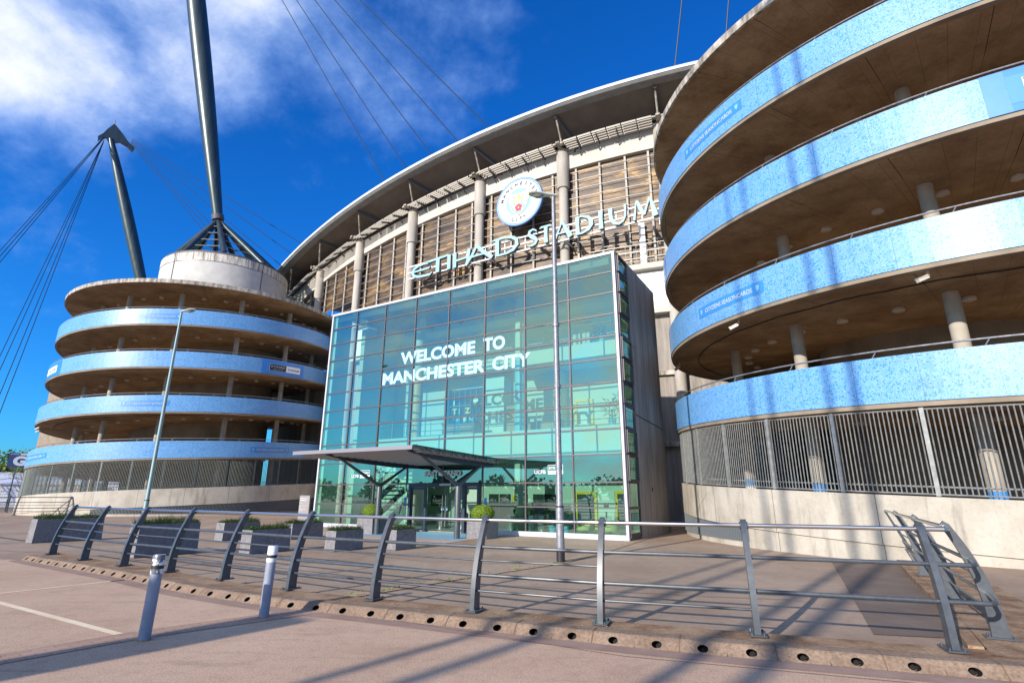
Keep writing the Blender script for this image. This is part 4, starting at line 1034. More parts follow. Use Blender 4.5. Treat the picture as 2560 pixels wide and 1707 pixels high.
mu.box(X(0)-.10, X(0)-.14, -.03, .08, .19, HT-.13)
for z in rows_[1:-1]:
    if z < 2.0: mu.box(X(WD)+.1, X(DS1), -.03, .08, z-.028, z+.028); mu.box(X(DS0), X(0)-.10, -.03, .08, z-.028, z+.028)
    else: mu.box(X(WD)+.1, X(0)-.10, -.03, .08, z-.028, z+.028)
mu.build('mullion_grid', M['frame'], gx_)
# one pane per bay column
for a, b in zip(cols_, cols_[1:]):
    p = B(); segs = [(a, b, .19, HT-.13)]
    if a < DS1 and b > DS0:
        segs = [(a, b, 2.16, HT-.13)]
        if a < DS0-.05: segs.append((a, DS0, .19, 2.16))
        if b > DS1+.05: segs.append((DS1, b, .19, 2.16))
    for s0, s1, z0, z1 in segs: p.quad((X(s1)+.02, .0, z0), (X(s0)-.02, .0, z0), (X(s0)-.02, .0, z1), (X(s1)+.02, .0, z1))
    p.build('glass_pane', M['glass'], gx_)
# doorway
dr = B(); dr.box(X(DS1), X(DS1)+.12, -.10, .12, 0, 2.16); dr.box(X(DS0)-.12, X(DS0), -.10, .12, 0, 2.16); dr.box(X(DS1)+.12, X(DS0)-.12, -.10, .12, 1.98, 2.16)
for s_ in (9.75, 7.55): dr.box(X(s_)-.07, X(s_)+.07, -.08, .10, 0, 1.98)
dr.box(X(10.62), X(9.85), -.05, .02, 1.86, 1.97); dr.box(X(7.45), X(6.85), -.05, .02, 1.86, 1.97)
dr.build('door_frame', M['navy'], gx_)
for s0, s1 in ((9.67, 8.67), (8.63, 7.63)):
    dd = B(); dd.box(X(s0), X(s1), -.01, .01, .10, 1.97); d_ = dd.build('door', M['clear'], gx_)
    e = s1 if s0 > 9 else s0
    B().tube([(X(e)+(-.07 if s0 > 9 else .07), -.05, .25), (X(e)+(-.07 if s0 > 9 else .07), -.05, 1.6)], .018, 8).build('handle', M['steel'], d_, True)
    B().box(X(e)-.16 if s0 > 9 else X(e)+.02, X(e)-.02 if s0 > 9 else X(e)+.16, -.016, -.012, .96, 1.10).build('sticker', M['film'], d_)
B().box(X(8.9), X(8.25), -.12, -.10, 2.03, 2.12).build('door_sensor', M['whiteframe'], gx_)
# dark glazing head over the doors with the stand name
B().box(X(DS1), X(DS0), .12, .15, 2.16, 3.19).build('dark_head_panel', mat('dark_head_panel', (.012, .035, .03), .25), gx_)
tb = text_b('EAST STAND', 2.13, .235, .035, .03, -.045, X(9.86), 2.46); tb.build('east_stand_lettering', M['vinylwhite'], gx_)
# lettering on the glass
for w_, x_, z_, t_ in ((4.72, 11.85, 8.12, 'WELCOME'), (1.22, 6.68, 8.15, 'TO'), (6.48, 13.02, 7.14, 'MANCHESTER'), (2.05, 6.16, 7.16, 'CITY')):
    text_b(t_, w_, .66, .045, .008, -.012, X(x_), z_).build('glass_lettering', M['film'], gx_)
def small_sign(s, s2, z, mir=False):
    b = B(); w = s-s2
    b.add(text_b('UCFB', w*.40, .15, .005, .006, -.012, X(s), z))
    b.box(X(s)+w*.48, X(s2), -.014, -.010, z-.02, z+.12)
    for (x0, x1, z0, z1) in ((w*.48, w, z+.34, z+.355), (w*.48, w*.48+.015, z+.12, z+.355), (w-.015, w, z+.12, z+.355)): b.box(X(s)+x0, X(s)+x1, -.014, -.010, z0, z1)
    b.add(text_b('ETIHAD', w*.42, .10, .01, .006, -.012, X(s)+w*.53, z+.18))
    o = b.build('window_lettering', M['vinylwhite'], gx_); c = text_b('CAMPUS', w*.30, .07, .0, .006, -.016, X(s)+w*.58, z+.01); c.build('lettering', M['frame'], o)
small_sign(14.73, 13.45, 2.46); small_sign(3.98, 2.66, 2.48)
for s_ in (11.06, 6.48): B().box(X(s_), X(s_)+.13, -.02, -.012, 1.12, 1.50).build('blue_notice', M['blue_plain'], gx_)
# right side: glazed return with a window in each row, then the board marked concrete wall
sf = B(); GR = 1.43
for k in range(len(rows_)-1):
    z0, z1 = rows_[k], rows_[k+1]
    sf.box(-.02, .05, .10, GR, z0-.05, z0+.05)
sf.box(-.02, .05, .10, GR, HT-.20, HT-.02); sf.box(-.02, .05, .10, .17, .1, HT); sf.box(-.02, .05, GR-.07, GR, .1, HT)
sf.box(-.05, .02, .12, GR, 0, .19)
sf.build('side_window_frame', M['frame'], gx_)
for k in range(len(rows_)-1):
    z0, z1 = rows_[k]+.05, rows_[k+1]-.05; b = B(); b.quad((.01, .17, z0), (.01, GR-.07, z0), (.01, GR-.07, z1), (.01, .17, z1)); w_ = b.build('side_pane', M['glass'], gx_)
    if k not in (0, 1):
        b = B(); fw = .05
        for (y0, y1, a, c) in ((.17, GR-.07, z0, z0+fw), (.17, GR-.07, z1-fw, z1), (.17, .17+fw, z0+fw, z1-fw), (GR-.07-fw, GR-.07, z0+fw, z1-fw)): b.box(.0, .10 if k in (2, 3, 6, 7, 9, 10, 11) else .05, y0, y1, a, c)
        b.build('window_frame', M['frame'], w_)
        b = B(); z = z0+.06
        while z < z1-.05: b.box(-.10, -.06, .2, GR-.1, z, z+.03); z += .085
        b.build('blind', M['wall_int'], w_)
cw = B(); cw.box(-.32, 0.02, GR, DP, 0, HT+.02); cw.build('concrete_wall', M['dkconc'], gx_)
cw = B(); cw.box(.021, .03, GR+.12, GR+.60, 7.90, 7.92); cw.box(.021, .026, 3.3, 3.312, 1.9, HT); cw.box(.021, .05, 3.25, 3.37, 1.8, 1.95); cw.tube([(.03, GR+.2, 4.9), (.03, DP-.1, 4.7)], .022, 5); cw.build('surface_conduit', M['frame'], gx_)
B().box(.05, .065, .2, 1.35, .5, 2.05).build('poster', mat('pale_poster', (.35, .55, .62), .5, c2=(.72, .72, .62), scale=2.2, lo=.45, hi=.55), gx_)
bpy.data.objects['poster'].location = (-.12, 0, 0)
# left wall, roof, floor, back wall
B().box(X(WD), X(WD)+.3, .12, 1.2, 0, HT-.13).build('left_wall', M['wall_int'], gx_)
B().box(X(WD), X(WD)+.3, 2.6, DP, 0, HT-.13).build('left_wall', M['wall_int'], gx_)
bk = B(); bk.box(X(WD)+.3, X(0)-.32, 5.45, 5.75, 0, HT-.2); bk.build('back_wall', M['wall_int'], gx_)
B().box(X(WD)+.3, X(0)-.32, 5.40, 5.45, 8.5, 10.9).build('upper_back_panel', M['wall_teal'], gx_)
B().box(X(WD)+.1, X(0)-.16, .14, 5.45, .0, .03).build('hall_floor', M['floor_int'], gx_)
rf = B(); rf.box(X(WD)+.0, X(0)-.32, .14, DP+1.2, HT-.03, HT+.03)
rf.build('glazed_roof', M['clear'], gx_)
rb_ = B()
for s_ in cols_[1:-1]+[1.1]: rb_.box(X(s_)-.05, X(s_)+.05, .14, 4.2, HT-.45, HT-.04)
rb_.box(X(WD)+.3, X(0)-.32, 3.3, 3.42, HT-.5, HT-.04); rb_.box(X(WD)+.3, X(0)-.32, .14, .3, HT-.5, HT-.2)
rb_.build('rafter', M['frame'], gx_)
B().box(X(WD)+.3, X(0)-.32, 4.1, 5.4, HT-.62, HT-.05).build('roof_edge_beam', M['wall_int'], gx_)
# floors inside
fl = B(); fl.box(X(WD)+2.2, X(0)-.33, 2.0, 5.44, 3.35, 4.60); fl.build('mezzanine', M['wall_int'], gx_)
fl = B(); fl.box(X(7.0), X(0)-.33, 3.0, 5.44, 8.05, 8.75); fl.build('upper_gallery', M['wall_int'], gx_)
B().box(X(15.), X(7.0), 3.9, 5.44, 8.35, 8.7).build('upper_gallery', M['wall_teal'], gx_)
for s_, mt in ((13.14, 'orange'), (6.35, 'sky_paint')):
    B().lathe([(.30, .03), (.30, 4.6)], X(s_), 3.0, 24).build('column', M['wall_int'], gx_, True)
    B().lathe([(.30, 4.6), (.30, 8.3)], X(s_), 3.0, 24).build('column', M[mt], gx_, True)
    B().lathe([(.28, 8.3), (.28, HT-.1)], X(s_), 3.0, 24).build('column', M['wall_int'], gx_, True)
def balus(y, s0, s1, z, name='balustrade'):
    b = B(); n = max(2, int((s0-s1)/.9))
    for i in range(n+1): s_ = lerp(s0, s1, i/n); b.tube([(X(s_), y, z), (X(s_), y, z+1.0)], .02, 6)
    for q in (.3, .65, 1.0): b.tube([(X(s0), y, z+q), (X(s1), y, z+q)], .016 if q < 1 else .026, 6)
    b.build(name, M['steel'], gx_, True)
balus(2.1, 15.0, .4, 4.6); balus(3.1, 6.9, .4, 8.75); balus(4.0, 14.9, 7.1, 8.7)
# display wall, counters, doors
dp = B().box(X(12.65), X(10.15), 5.36, 5.44, 4.9, 7.7).build('display_wall', M['navy'], gx_)
sh = B()
for z in (5.6, 6.1, 6.7, 7.2): sh.box(X(12.6), X(10.2), 5.25, 5.36, z, z+.025)
for i in range(7): sh.box(X(12.6)+i*.4, X(12.6)+i*.4+.02, 5.25, 5.36, 5.1, 7.6)
sh.build('shelf_grid', M['cream'], dp)
for ch, s_, z, mt in (('I', 12.2, 6.75, 'vinylwhite'), ('T', 12.25, 6.2, 'gold'), ('I', 11.8, 6.2, 'sky_paint'), ('Z', 11.35, 6.2, 'gold'), ('E', 11.45, 5.65, 'vinylwhite'), ('N', 11.05, 5.65, 'sky_paint')):
    text_b(ch, 0, .36, .05, .05, 5.24, X(s_), z).build('lettering', M[mt], dp)
B().lathe([(.16, -.02), (.16, .02)], n=24).xf(Matrix.Translation((X(11.85), 5.22, 5.82)) @ Matrix.Rotation(pi/2, 4, 'X')).build('globe_sign', M['sky_paint'], dp)
B().lathe([(.18, -.02), (.18, .02)], n=24).xf(Matrix.Translation((X(10.6), 5.22, 6.95)) @ Matrix.Rotation(pi/2, 4, 'X')).build('round_sign', M['vinylwhite'], dp)
B().box(X(8.1), X(7.4), 4.5, 5.44, 4.6, 6.3).build('timber_cubicle', M['timber'], gx_)
B().box(X(5.0), X(4.85), 4.6, 5.44, 4.6, 8.0).build('partition', M['wall_teal'], gx_); B().box(X(9.7), X(8.3), 4.6, 5.44, 4.6, 8.0).build('partition', M['wall_teal'], gx_)
def yellow_door(s0, s1, z0, z1):
    b = B(); f = .13; b.box(X(s0), X(s0)+f, 5.34, 5.445, z0, z1); b.box(X(s1)-f, X(s1), 5.34, 5.445, z0, z1); b.box(X(s0)+f, X(s1)-f, 5.34, 5.445, z1-f, z1); o = b.build('door_frame', M['yellow'], gx_)
    B().box(X(s0)+f, X(s1)-f, 5.40, 5.445, z0, z1-f).build('door', M['wall_teal'] if z0 > 3 else M['navy'], o)
yellow_door(4.40, 3.38, 4.6, 6.45); yellow_door(4.54, 3.37, .03, 1.80); yellow_door(2.42, 1.3, .03, 1.82); yellow_door(8.2, 7.3, .03, 1.66)
B().box(X(3.3), X(2.45), 5.38, 5.445, .03, 1.80).build('grey_panel', M['wall_teal'], gx_)
B().box(X(3.01), X(2.77), 5.33, 5.38, 1.02, 1.24).build('call_panel', M['dark'], gx_); B().box(X(2.93), X(2.87), 5.33, 5.38, .55, .85).build('call_panel', M['dark'], gx_)
for s0, s1 in ((6.95, 5.6), (9.7, 8.35)):
    B().box(X(s0), X(s1), 5.38, 5.445, 1.14, 1.67).build('dark_window', M['dark'], gx_); B().box(X(s0), X(s1), 5.38, 5.445, .5, 1.02).build('dark_window', M['dark'], gx_)
    bw = B(); bw.box(X(s0)-.1, X(s1)+.1, 5.30, 5.44, 1.04, 1.12); bw.box((X(s0)+X(s1))/2-.02, (X(s0)+X(s1))/2+.02, 5.36, 5.375, .5, 1.67); bw.build('window_frame', M['cream'], gx_)
# stairs at the left, rising to the right
sr = B(); n = 16
for k in range(n): s_ = 16.0-k*.27; z = .2*k; sr.box(X(s_), X(s_)+.30, 1.6, 2.9, z+.03+.14, z+.03+.20); 
sr.bar((X(16.1), 1.58, .05), (X(16.1-n*.27), 1.58, .05+n*.2), .05, .30); sr.bar((X(16.1), 2.92, .05), (X(16.1-n*.27), 2.92, .05+n*.2), .05, .30)
sr = sr.build('staircase', M['navy'], gx_)
hb = B()
for y in (1.58, 2.92):
    hb.tube([(X(16.1), y, 1.0), (X(16.1-n*.27), y, 1.0+n*.2)], .022, 6)
    for k in range(0, n, 2): hb.tube([(X(16.1-k*.27), y, .1+k*.2), (X(16.1-k*.27), y, 1.0+k*.2)], .014, 5)
hb.build('stair_rail', M['steel'], sr, True)
B().box(X(16.9), X(12.9), 3.6, 3.7, .03, 3.3).build('stair_wall', M['wall_teal'], gx_)
ch_ = B(); ch_.box(X(16.55), X(16.25), 1.6, 1.9, .03, 3.3); ch_.box(X(16.55), X(16.25), 1.6, 1.9, 4.0, 11.2); ch_.build('white_duct', M['wall_int'], gx_)

# things standing inside, each of its own
def inside(name, label, cat, s, y, z, group=None, rz=0):
    p = Vector(BRC)+Vector((cos(RB), sin(RB)))*X(s)+Vector((-sin(RB), cos(RB)))*y
    return thing(name, label, cat, (p.x, p.y, z), RB+rz, group)
t = inside('wall_screen', 'dark flat screen on the white wall seen through the entrance doors', 'screen', 13.25, 5.40, 0)
B().box(-.42, .42, -.05, .0, 1.05, 1.57).build('screen_panel', M['dark'], t); B().box(-.45, .45, -.04, .03, 1.02, 1.60).build('bezel', M['black'], t)
t = inside('reception_counter', 'long timber reception counter on the upper floor below the display wall', 'counter', 10.3, 3.4, 4.6); B().box(-1.05, 1.05, -.3, .3, 0, .72).build('counter_front', M['timber'], t); B().box(-1.1, 1.1, -.35, .35, .72, .77).build('counter_top', M['navy'], t)
t = inside('side_counter', 'timber side counter on the upper floor beside the blue column', 'counter', 5.6, 4.5, 4.6); B().box(-1.0, .85, -.25, .25, 0, .66).build('counter_front', M['timber'], t); B().box(-1.03, .9, -.3, .3, .66, .70).build('counter_top', M['navy'], t)
for k, (s_, y, lab) in enumerate([(6.15, 1.9, 'steel drum turnstile nearest the blue column on the ground floor'), (5.45, 2.5, 'steel drum turnstile second from the column'), (4.95, 2.6, 'steel drum turnstile in front of the dark window'), (8.45, 2.2, 'steel drum seen through the right door leaf'), (9.3, 2.4, 'steel drum seen through the left door leaf'), (10.3, 2.0, 'steel drum just left of the doors')]):
    t = inside('turnstile_drum', lab, 'turnstile', s_, y, .03, 'steel turnstile drums in the hall')
    B().lathe([(.27, 0), (.27, .70), (.24, .74)], n=24).build('drum', M['steel'], t, True); B().lathe([(.10, .74), (.10, .88), (.16, .9), (.16, .95)], n=16).build('reader', M['dark'], t, True)
for s_, lab, rz in ((2.35, 'cream armchair behind the glass left of the rail post', .3), (1.25, 'cream armchair nearest the right corner behind the glass', -.5)):
    t = inside('armchair', lab, 'armchair', s_, 1.3, .03, 'cream armchairs', rz)
    b = B(); b.sweep(lambda a: [(.36, .22), (.40, .62-.06*cos(a)), (.33, .62-.06*cos(a)), (.29, .22)], frange(-2.2, 2.2, 20)); b.xf(Matrix.Rotation(pi, 4, 'Z')); b.build('backrest', M['chair'], t, True)
    B().lathe([(.30, .20), (.33, .26), (.31, .36), (.05, .38)], n=20).build('seat', M['chair'], t, True)
    for a in range(4): B().bar((0, 0, .18), (.26*cos(a*pi/2+.7), .26*sin(a*pi/2+.7), .02), .04, .03).build('leg', M['dark'], t)
def palm(s, y, z, h, lab, seed):
    random.seed(seed); t = inside('potted_plant', lab, 'plant', s, y, z, 'potted plants in the hall')
    B().lathe([(.14, 0), (.2, .32), (.17, .32), (.12, .26)], n=16).build('pot', M['sky_paint'], t, True)
    B().tube([(0, 0, .25), (.02, 0, h*.6)], .03, 6).build('stem', M['bark'], t)
    b = B()
    for k in range(120):
        a = random.random()*2*pi; zz_ = random.uniform(.35, 1)*h; r = random.uniform(.1, .45)*(.6+.4*h); c = Vector((cos(a)*r, sin(a)*r, zz_)); d = Vector((cos(a), sin(a), random.uniform(-.5, .5))).normalized()*random.uniform(.12, .24); w = Vector((-sin(a), cos(a), 0))*.045
        b.quad(c-d*.5, c+w, c+d, c-w)
    b.build('leaves', M['leaf_dark'], t); 
palm(3.95, 1.6, .03, 1.05, 'leafy potted plant on the ground floor left of the lamp post', 1); palm(3.35, 1.6, .03, 1.0, 'leafy potted plant on the ground floor right of the lamp post', 2)
palm(1.35, 2.5, 4.6, 1.2, 'tall potted plant on the upper floor near the right corner', 3); palm(.85, 2.5, 4.6, 1.4, 'taller potted plant right in the corner of the upper floor', 4)
palm(1.0, 3.4, 8.75, 1.1, 'potted plant on the top gallery near the right corner', 5); palm(2.0, 3.4, 8.75, .8, 'smaller potted plant on the top gallery', 6); palm(16.5, 1.0, 3.3, 1.1, 'potted plant hanging over the left gallery', 7); palm(11.9, 4.6, 4.6, 1.3, 'potted plant in front of the display wall', 8)
for k, (s_, lab) in enumerate([(3.25, 'beige carton on the top gallery, left one'), (2.75, 'beige carton on the top gallery, right one')]):
    t = inside('carton', lab, 'box', s_, 3.35, 8.75); B().box(-.2, .2, -.15, .15, 0, .62).build('carton_body', M['cream'], t); B().box(-.05, .05, -.16, -.151, .1, .6).build('tape', M['timber'], t)

# ------------------------------------------------------------------ canopy over the doors
cn_ = thing('entrance_canopy', 'flat louvred grey canopy on two round posts over the entrance doors', 'canopy', (*BRC, 0), RB)
SL, SR_ = 12.0, 5.72; YF = -5.85
zc = lambda y: 3.02+(-y)*.028
for s_ in (6.08, 10.29):
    po = B().lathe([(.122, 0), (.122, 2.02), (.10, 2.10)], X(s_), -2.53, 24).build('post', M['slate'], cn_, True)
    B().tube([(X(s_), -2.53, 1.98), (X(s_), -4.95, zc(-4.95)-.10)], [.08, .05], 10).build('brace', M['slate'], cn_, True)
    B().tube([(X(s_), -2.53, 1.98), (X(s_), -.75, zc(-.75)-.12)], [.08, .05], 10).build('brace', M['slate'], cn_, True)
    b = B(); pts = [(-5.6, zc(-5.6)-.02), (-.05, zc(0)-.02), (-.05, zc(0)-.20), (-1.8, zc(-1.8)-.26), (-4.2, zc(-4.2)-.22), (-5.6, zc(-5.6)-.07)]
    b.v = [(X(s_)-.05, y, z) for y, z in pts]+[(X(s_)+.05, y, z) for y, z in pts]; n = len(pts); b.f = [tuple(range(n)), tuple(range(n, 2*n))[::-1]]+[(i, n+i, n+(i+1) % n, (i+1) % n) for i in range(n)]
    b.build('cantilever_beam', M['navy'], cn_)
nb = 14
for k in range(nb):
    y0 = YF+.35+k*(5.7/nb); lv = B()
    zz_ = zc(y0); lv.v = [(X(SL), y0, zz_+.02), (X(SR_), y0, zz_+.02), (X(SR_), y0+.27, zz_-.09), (X(SL), y0+.27, zz_-.09)]; lv.v += [(a, b, c+.022) for a, b, c in lv.v]
    lv.f = [(0, 1, 2, 3), (7, 6, 5, 4), (0, 4, 5, 1), (1, 5, 6, 2), (2, 6, 7, 3), (3, 7, 4, 0)]; lv.build('louvre_blade', M['canopygrey'] if 'canopygrey' in M else M.setdefault('canopygrey', mat('canopy_grey', (.30, .30, .32), .5)), cn_)
B().box(X(SL), X(SR_), YF, YF+.06, zc(YF)-.02, zc(YF)+.12).build('fascia', mat('canopy_fascia_grey', (.22, .22, .25), .5), cn_)
gg = B(); 
for a, b in ((SL, SR_),): gg.quad((X(a), YF+.07, zc(YF)+.12), (X(b), YF+.07, zc(YF)+.12), (X(b), -.06, zc(0)+.12), (X(a), -.06, zc(0)+.12))
gg.build('glass_roof', M['glass'], cn_)
ed = B(); 
for s_ in (SL, SR_): ed.bar((X(s_), YF+.06, zc(YF)+.125), (X(s_), -.05, zc(0)+.125), .05, .04)
for k in range(7):
    y0 = YF+.8+k*.8
    for s_ in (SL-.03, SR_+.03): ed.box(X(s_)-.015, X(s_)+.015, y0, y0+.05, zc(y0)-.02, zc(y0)+.11)
ed.build('edge_bracket', M['navy'], cn_)
t = B(); q = lambda s_, y: (Vector(BRC)+Vector((cos(RB), sin(RB)))*X(s_)+Vector((-sin(RB), cos(RB)))*y)
t.quad(*[(*q(a, b), .003) for a, b in ((11.1, -3.3), (5.4, -3.3), (6.7, -.06), (10.8, -.06))]); struct(t.build('entrance_paving', M['mat_blue']))
t = B(); t.quad(*[(*q(a, b), .001) for a, b in ((13.5, -4.6), (5.2, -4.6), (5.4, -.06), (13.5, -.06))]); struct(t.build('forecourt_paving', mat('pale_pink_paving', (.40, .28, .22), .9, c2=(.50, .37, .30), scale=.6)))
# concrete upstand beside the doors
# ------------------------------------------------------------------ big wall lettering and crest
OFF = 6.2
tt = thing('wall_lettering', 'large pale blue letters on white rails across the stadium front', 'sign', (BRC[0]*SK, BRC[1]*SK, -.495), RB); tt.scale = (SK, SK, SK)  # letters enlarged about the camera eye along with the stand
def letter(shapes):
    """shapes: list of outlines (s, z); face at OFF-.08, thickness .16"""
    fb = B(); sbk = B()
    for k, pts in enumerate(shapes):
        p2 = [(X(s_), z) for s_, z in pts]; e = .0015*k
        fb.prism(p2, OFF-.105-e, OFF-.09-e); sbk.prism([(x+.012, z-.012) for x, z in p2], OFF-.088-e, OFF+.05-e)
    o = fb.build('letter', M['lettering'], tt); sbk.build('letter_side', M['letterside'], o)
def rib(pts):
    """ribbon of varying width: (s, z, w)"""
    L1 = []; L2 = []
    for i, (s_, z, w) in enumerate(pts):
        a = Vector(pts[max(i-1, 0)][:2]); b = Vector(pts[min(i+1, len(pts)-1)][:2]); d = (b-a).normalized(); n = Vector((-d.y, d.x))
        L1.append((s_+n.x*w/2, z+n.y*w/2)); L2.append((s_-n.x*w/2, z-n.y*w/2))
    return L1+L2[::-1]
Z0, Z1 = 16.30, 17.42
def arc_pts(cx, cz, rx, rz, a0, a1, n, w): return [(cx+rx*cos(radians(lerp(a0, a1, i/n))), cz+rz*sin(radians(lerp(a0, a1, i/n))), w(i/n)) for i in range(n+1)]
# E of the first word: open arc with a centre bar
letter([rib(arc_pts(15.85, 16.62, 1.0, .50, 62-180+180, 62-180+180, 0, lambda t: .2) or []) ] if False else [rib([(15.45, 17.08, .05), (15.9, 17.13, .12), (16.35, 17.08, .17), (16.72, 16.93, .20), (16.86, 16.68, .21), (16.72, 16.42, .21), (16.35, 16.27, .19), (15.85, 16.24, .17), (15.3, 16.22, .15), (15.1, 16.36, .05)]),
        rib([(16.75, 16.70, .12), (15.9, 16.72, .14), (15.4, 16.74, .14), (15.28, 16.80, .05)])])
letter([rib([(15.78, 17.20, .05), (15.3, 17.22, .16), (14.4, 17.28, .16), (13.8, 17.32, .14), (13.72, 17.42, .03)]), rib([(14.62, 17.24, .30), (14.62, 16.24, .30)])])
letter([rib([(13.66, 17.34, .27), (13.66, 16.26, .27)])])
letter([rib([(13.18, 17.36, .27), (13.18, 16.26, .27)]), rib([(13.06, 16.74, .14), (12.2, 16.80, .14)]), rib([(12.0, 17.40, .24), (12.14, 16.30, .20)])])
letter([rib([(11.42, 17.44, .16), (11.75, 16.85, .19), (12.22, 16.30, .22)]), rib([(11.42, 17.46, .22), (10.9, 16.92, .25), (10.18, 16.34, .27)]), rib([(11.8, 16.72, .12), (10.75, 16.76, .12)])])
letter([rib([(10.28, 17.46, .05), (9.9, 17.47, .14), (9.3, 17.49, .15), (8.75, 17.40, .19), (8.38, 17.16, .24), (8.34, 16.80, .25), (8.62, 16.50, .21), (9.1, 16.36, .15), (9.8, 16.33, .13)]), rib([(9.80, 17.44, .27), (9.80, 16.30, .27)])])
# second word, flared roman capitals
letter([rib([(6.93, 17.30, .03), (7.0, 17.42, .10), (7.2, 17.52, .12), (7.42, 17.44, .17), (7.48, 17.24, .21), (7.30, 17.05, .25), (7.08, 16.90, .26), (6.95, 16.72, .22), (7.05, 16.52, .17), (7.25, 16.43, .11), (7.45, 16.44, .09), (7.62, 16.55, .03)])])
letter([rib([(6.72, 17.44, .06), (6.60, 17.50, .12), (6.0, 17.50, .12), (5.88, 17.44, .06)]), rib([(6.30, 17.46, .24), (6.30, 17.0, .20), (6.30, 16.40, .26)])])
letter([rib([(5.16, 17.58, .08), (5.40, 17.05, .09), (5.70, 16.40, .13)]), rib([(5.20, 17.58, .12), (4.98, 17.05, .22), (4.66, 16.40, .32)]), rib([(5.52, 16.76, .08), (4.85, 16.76, .08)])])
letter([rib([(4.20, 17.54, .26), (4.20, 17.0, .21), (4.20, 16.38, .26)]), rib([(4.3, 17.50, .09), (3.9, 17.52, .11), (3.5, 17.36, .18), (3.34, 17.10, .25), (3.34, 16.85, .26), (3.52, 16.58, .20), (3.9, 16.42, .11), (4.3, 16.41, .08)])])
letter([rib([(2.74, 17.54, .27), (2.74, 17.0, .21), (2.74, 16.38, .27)])])
letter([rib([(2.14, 17.54, .27), (2.14, 17.1, .21), (2.10, 16.80, .22), (1.92, 16.52, .20), (1.66, 16.42, .13), (1.42, 16.52, .11), (1.28, 16.80, .10), (1.26, 17.2, .10), (1.26, 17.54, .15)])])
letter([rib([(.62, 17.54, .06), (.68, 17.0, .09), (.78, 16.38, .13)]), rib([(.58, 17.56, .13), (.42, 17.1, .22), (.20, 16.58, .17)]), rib([(-.14, 17.56, .10), (.02, 17.1, .11), (.20, 16.58, .12)]), rib([(-.18, 17.56, .10), (-.30, 17.0, .22), (-.42, 16.36, .30)])])
rl_ = B()
for z in (16.38, 16.84, 17.30): rl_.box(X(17.5), X(-1.6), OFF+.10, OFF+.18, z-.045, z+.045)
for k in range(13): s_ = 16.9-k*1.5; rl_.box(X(s_)-.03, X(s_)+.03, OFF+.19, OFF+.24, 16.3, 17.38)
for s_ in (16.9, 10.6, 5.2, -1.2):
    for z in (16.45, 17.2): rl_.box(X(s_)-.04, X(s_)+.04, OFF+.2, OFF+1.9, z-.04, z+.04)
rl_.build('support_rail', M['white'], tt)

cr = thing('crest_sign', 'round white and sky blue crest with gold ship and red rose on the stadium', 'sign', (BRC[0]*SK, BRC[1]*SK, -.495), RB); cr.scale = (SK, SK, SK)  # crest pushed back with the stand by the same scaling about the camera
CS_, CZ_, CRr = 8.19, 19.78, 1.70; YC = OFF-.1
def disc(r0, r1, y, m, name, par, depth=.02, n=64, cut=None):
    b = B(); c = (X(CS_), CZ_)
    for k in range(n):
        a0, a1 = 2*pi*k/n, 2*pi*(k+1)/n
        P4 = [(c[0]+r*cos(a), y, c[1]+r*sin(a)) for r, a in ((r0, a0), (r1, a0), (r1, a1), (r0, a1))]
        b.quad(*P4)
        b.quad((P4[1][0], y, P4[1][2]), (P4[1][0], y+depth, P4[1][2]), (P4[2][0], y+depth, P4[2][2]), P4[2])
    return b.build(name, m, par)
disc(.0, CRr, YC, M['crest_navy'], 'back_plate', cr, .16)
disc(CRr-.115, CRr-.055, YC-.012, M['crest_sky'], 'outer_ring', cr)
disc(.0, CRr-.165, YC-.014, M['crest_white'], 'white_ring', cr)
disc(1.00, 1.03, YC-.020, M['crest_navy'], 'inner_line', cr); disc(.0, .955, YC-.020, M['crest_sky'], 'inner_disc', cr)
def ringtext(txt, r, a0, a1, cap, outward=True):
    b = B(); n = len(txt)
    for i, ch in enumerate(txt):
        a = radians(lerp(a0, a1, i/(n-1))); g = text_b(ch, 0, cap, .05, .012, 0, 0, 0)
        w = max(v[0] for v in g.v); 
        g.xf(Matrix.Translation((-w/2, 0, 0))); rot = -(pi/2-a) if outward else (a+pi/2)
        rr = r
        g.xf(Matrix.Translation((X(CS_)+rr*cos(a), YC-.018, CZ_+rr*sin(a))) @ Matrix.Rotation(-rot, 4, 'Y')); b.add(g)
    return b
b = ringtext('MANCHESTER', 1.15, 165, 15, .25); b.add(ringtext('CITY', 1.40, 250, 290, .25, False)); b.build('crest_lettering', mat('crest_text', (.03, .04, .08), .6), cr)
def cpoly(pts, y, m, name, par=cr, d=.012): return B().prism([(X(CS_)+x, CZ_+z) for x, z in pts], y, y+d).build(name, m, par)
def shield(k, dz=0): 
    o = [(-.74, .66), (-.2, .60), (0, .585), (.2, .60), (.74, .66), (.76, .1), (.66, -.35), (.40, -.78), (0, -1.02), (-.40, -.78), (-.66, -.35), (-.76, .1)]
    return [(x*k, (z+.1)*k-.1+dz) for x, z in o]
cpoly(shield(1.0), YC-.032, M['crest_navy'], 'shield_outline'); cpoly(shield(.97), YC-.038, M['gold'], 'shield_border'); cpoly(shield(.91), YC-.044, M['crest_white'], 'shield_upper')
low = [(-.685, -.08), (.685, -.08), (.60, -.36), (.36, -.74), (0, -.95), (-.36, -.74), (-.60, -.36)]
cpoly(low, YC-.050, M['crest_sky'], 'shield_lower')
for x0 in (-.42, .0, .42): cpoly([(x0-.17, -.09), (x0-.02, -.09), (min(x0+.30, .40), -.60), (min(x0+.20, .30), -.66)] if x0 < .3 else [(x0-.15, -.09), (x0, -.09), (x0+.14, -.28), (x0+.05, -.42)], YC-.054, M['crest_white'], 'diagonal_stripe')
cpoly([(-.69, -.07), (.69, -.07), (.69, -.03), (-.69, -.03)], YC-.056, M['gold'], 'gold_line')
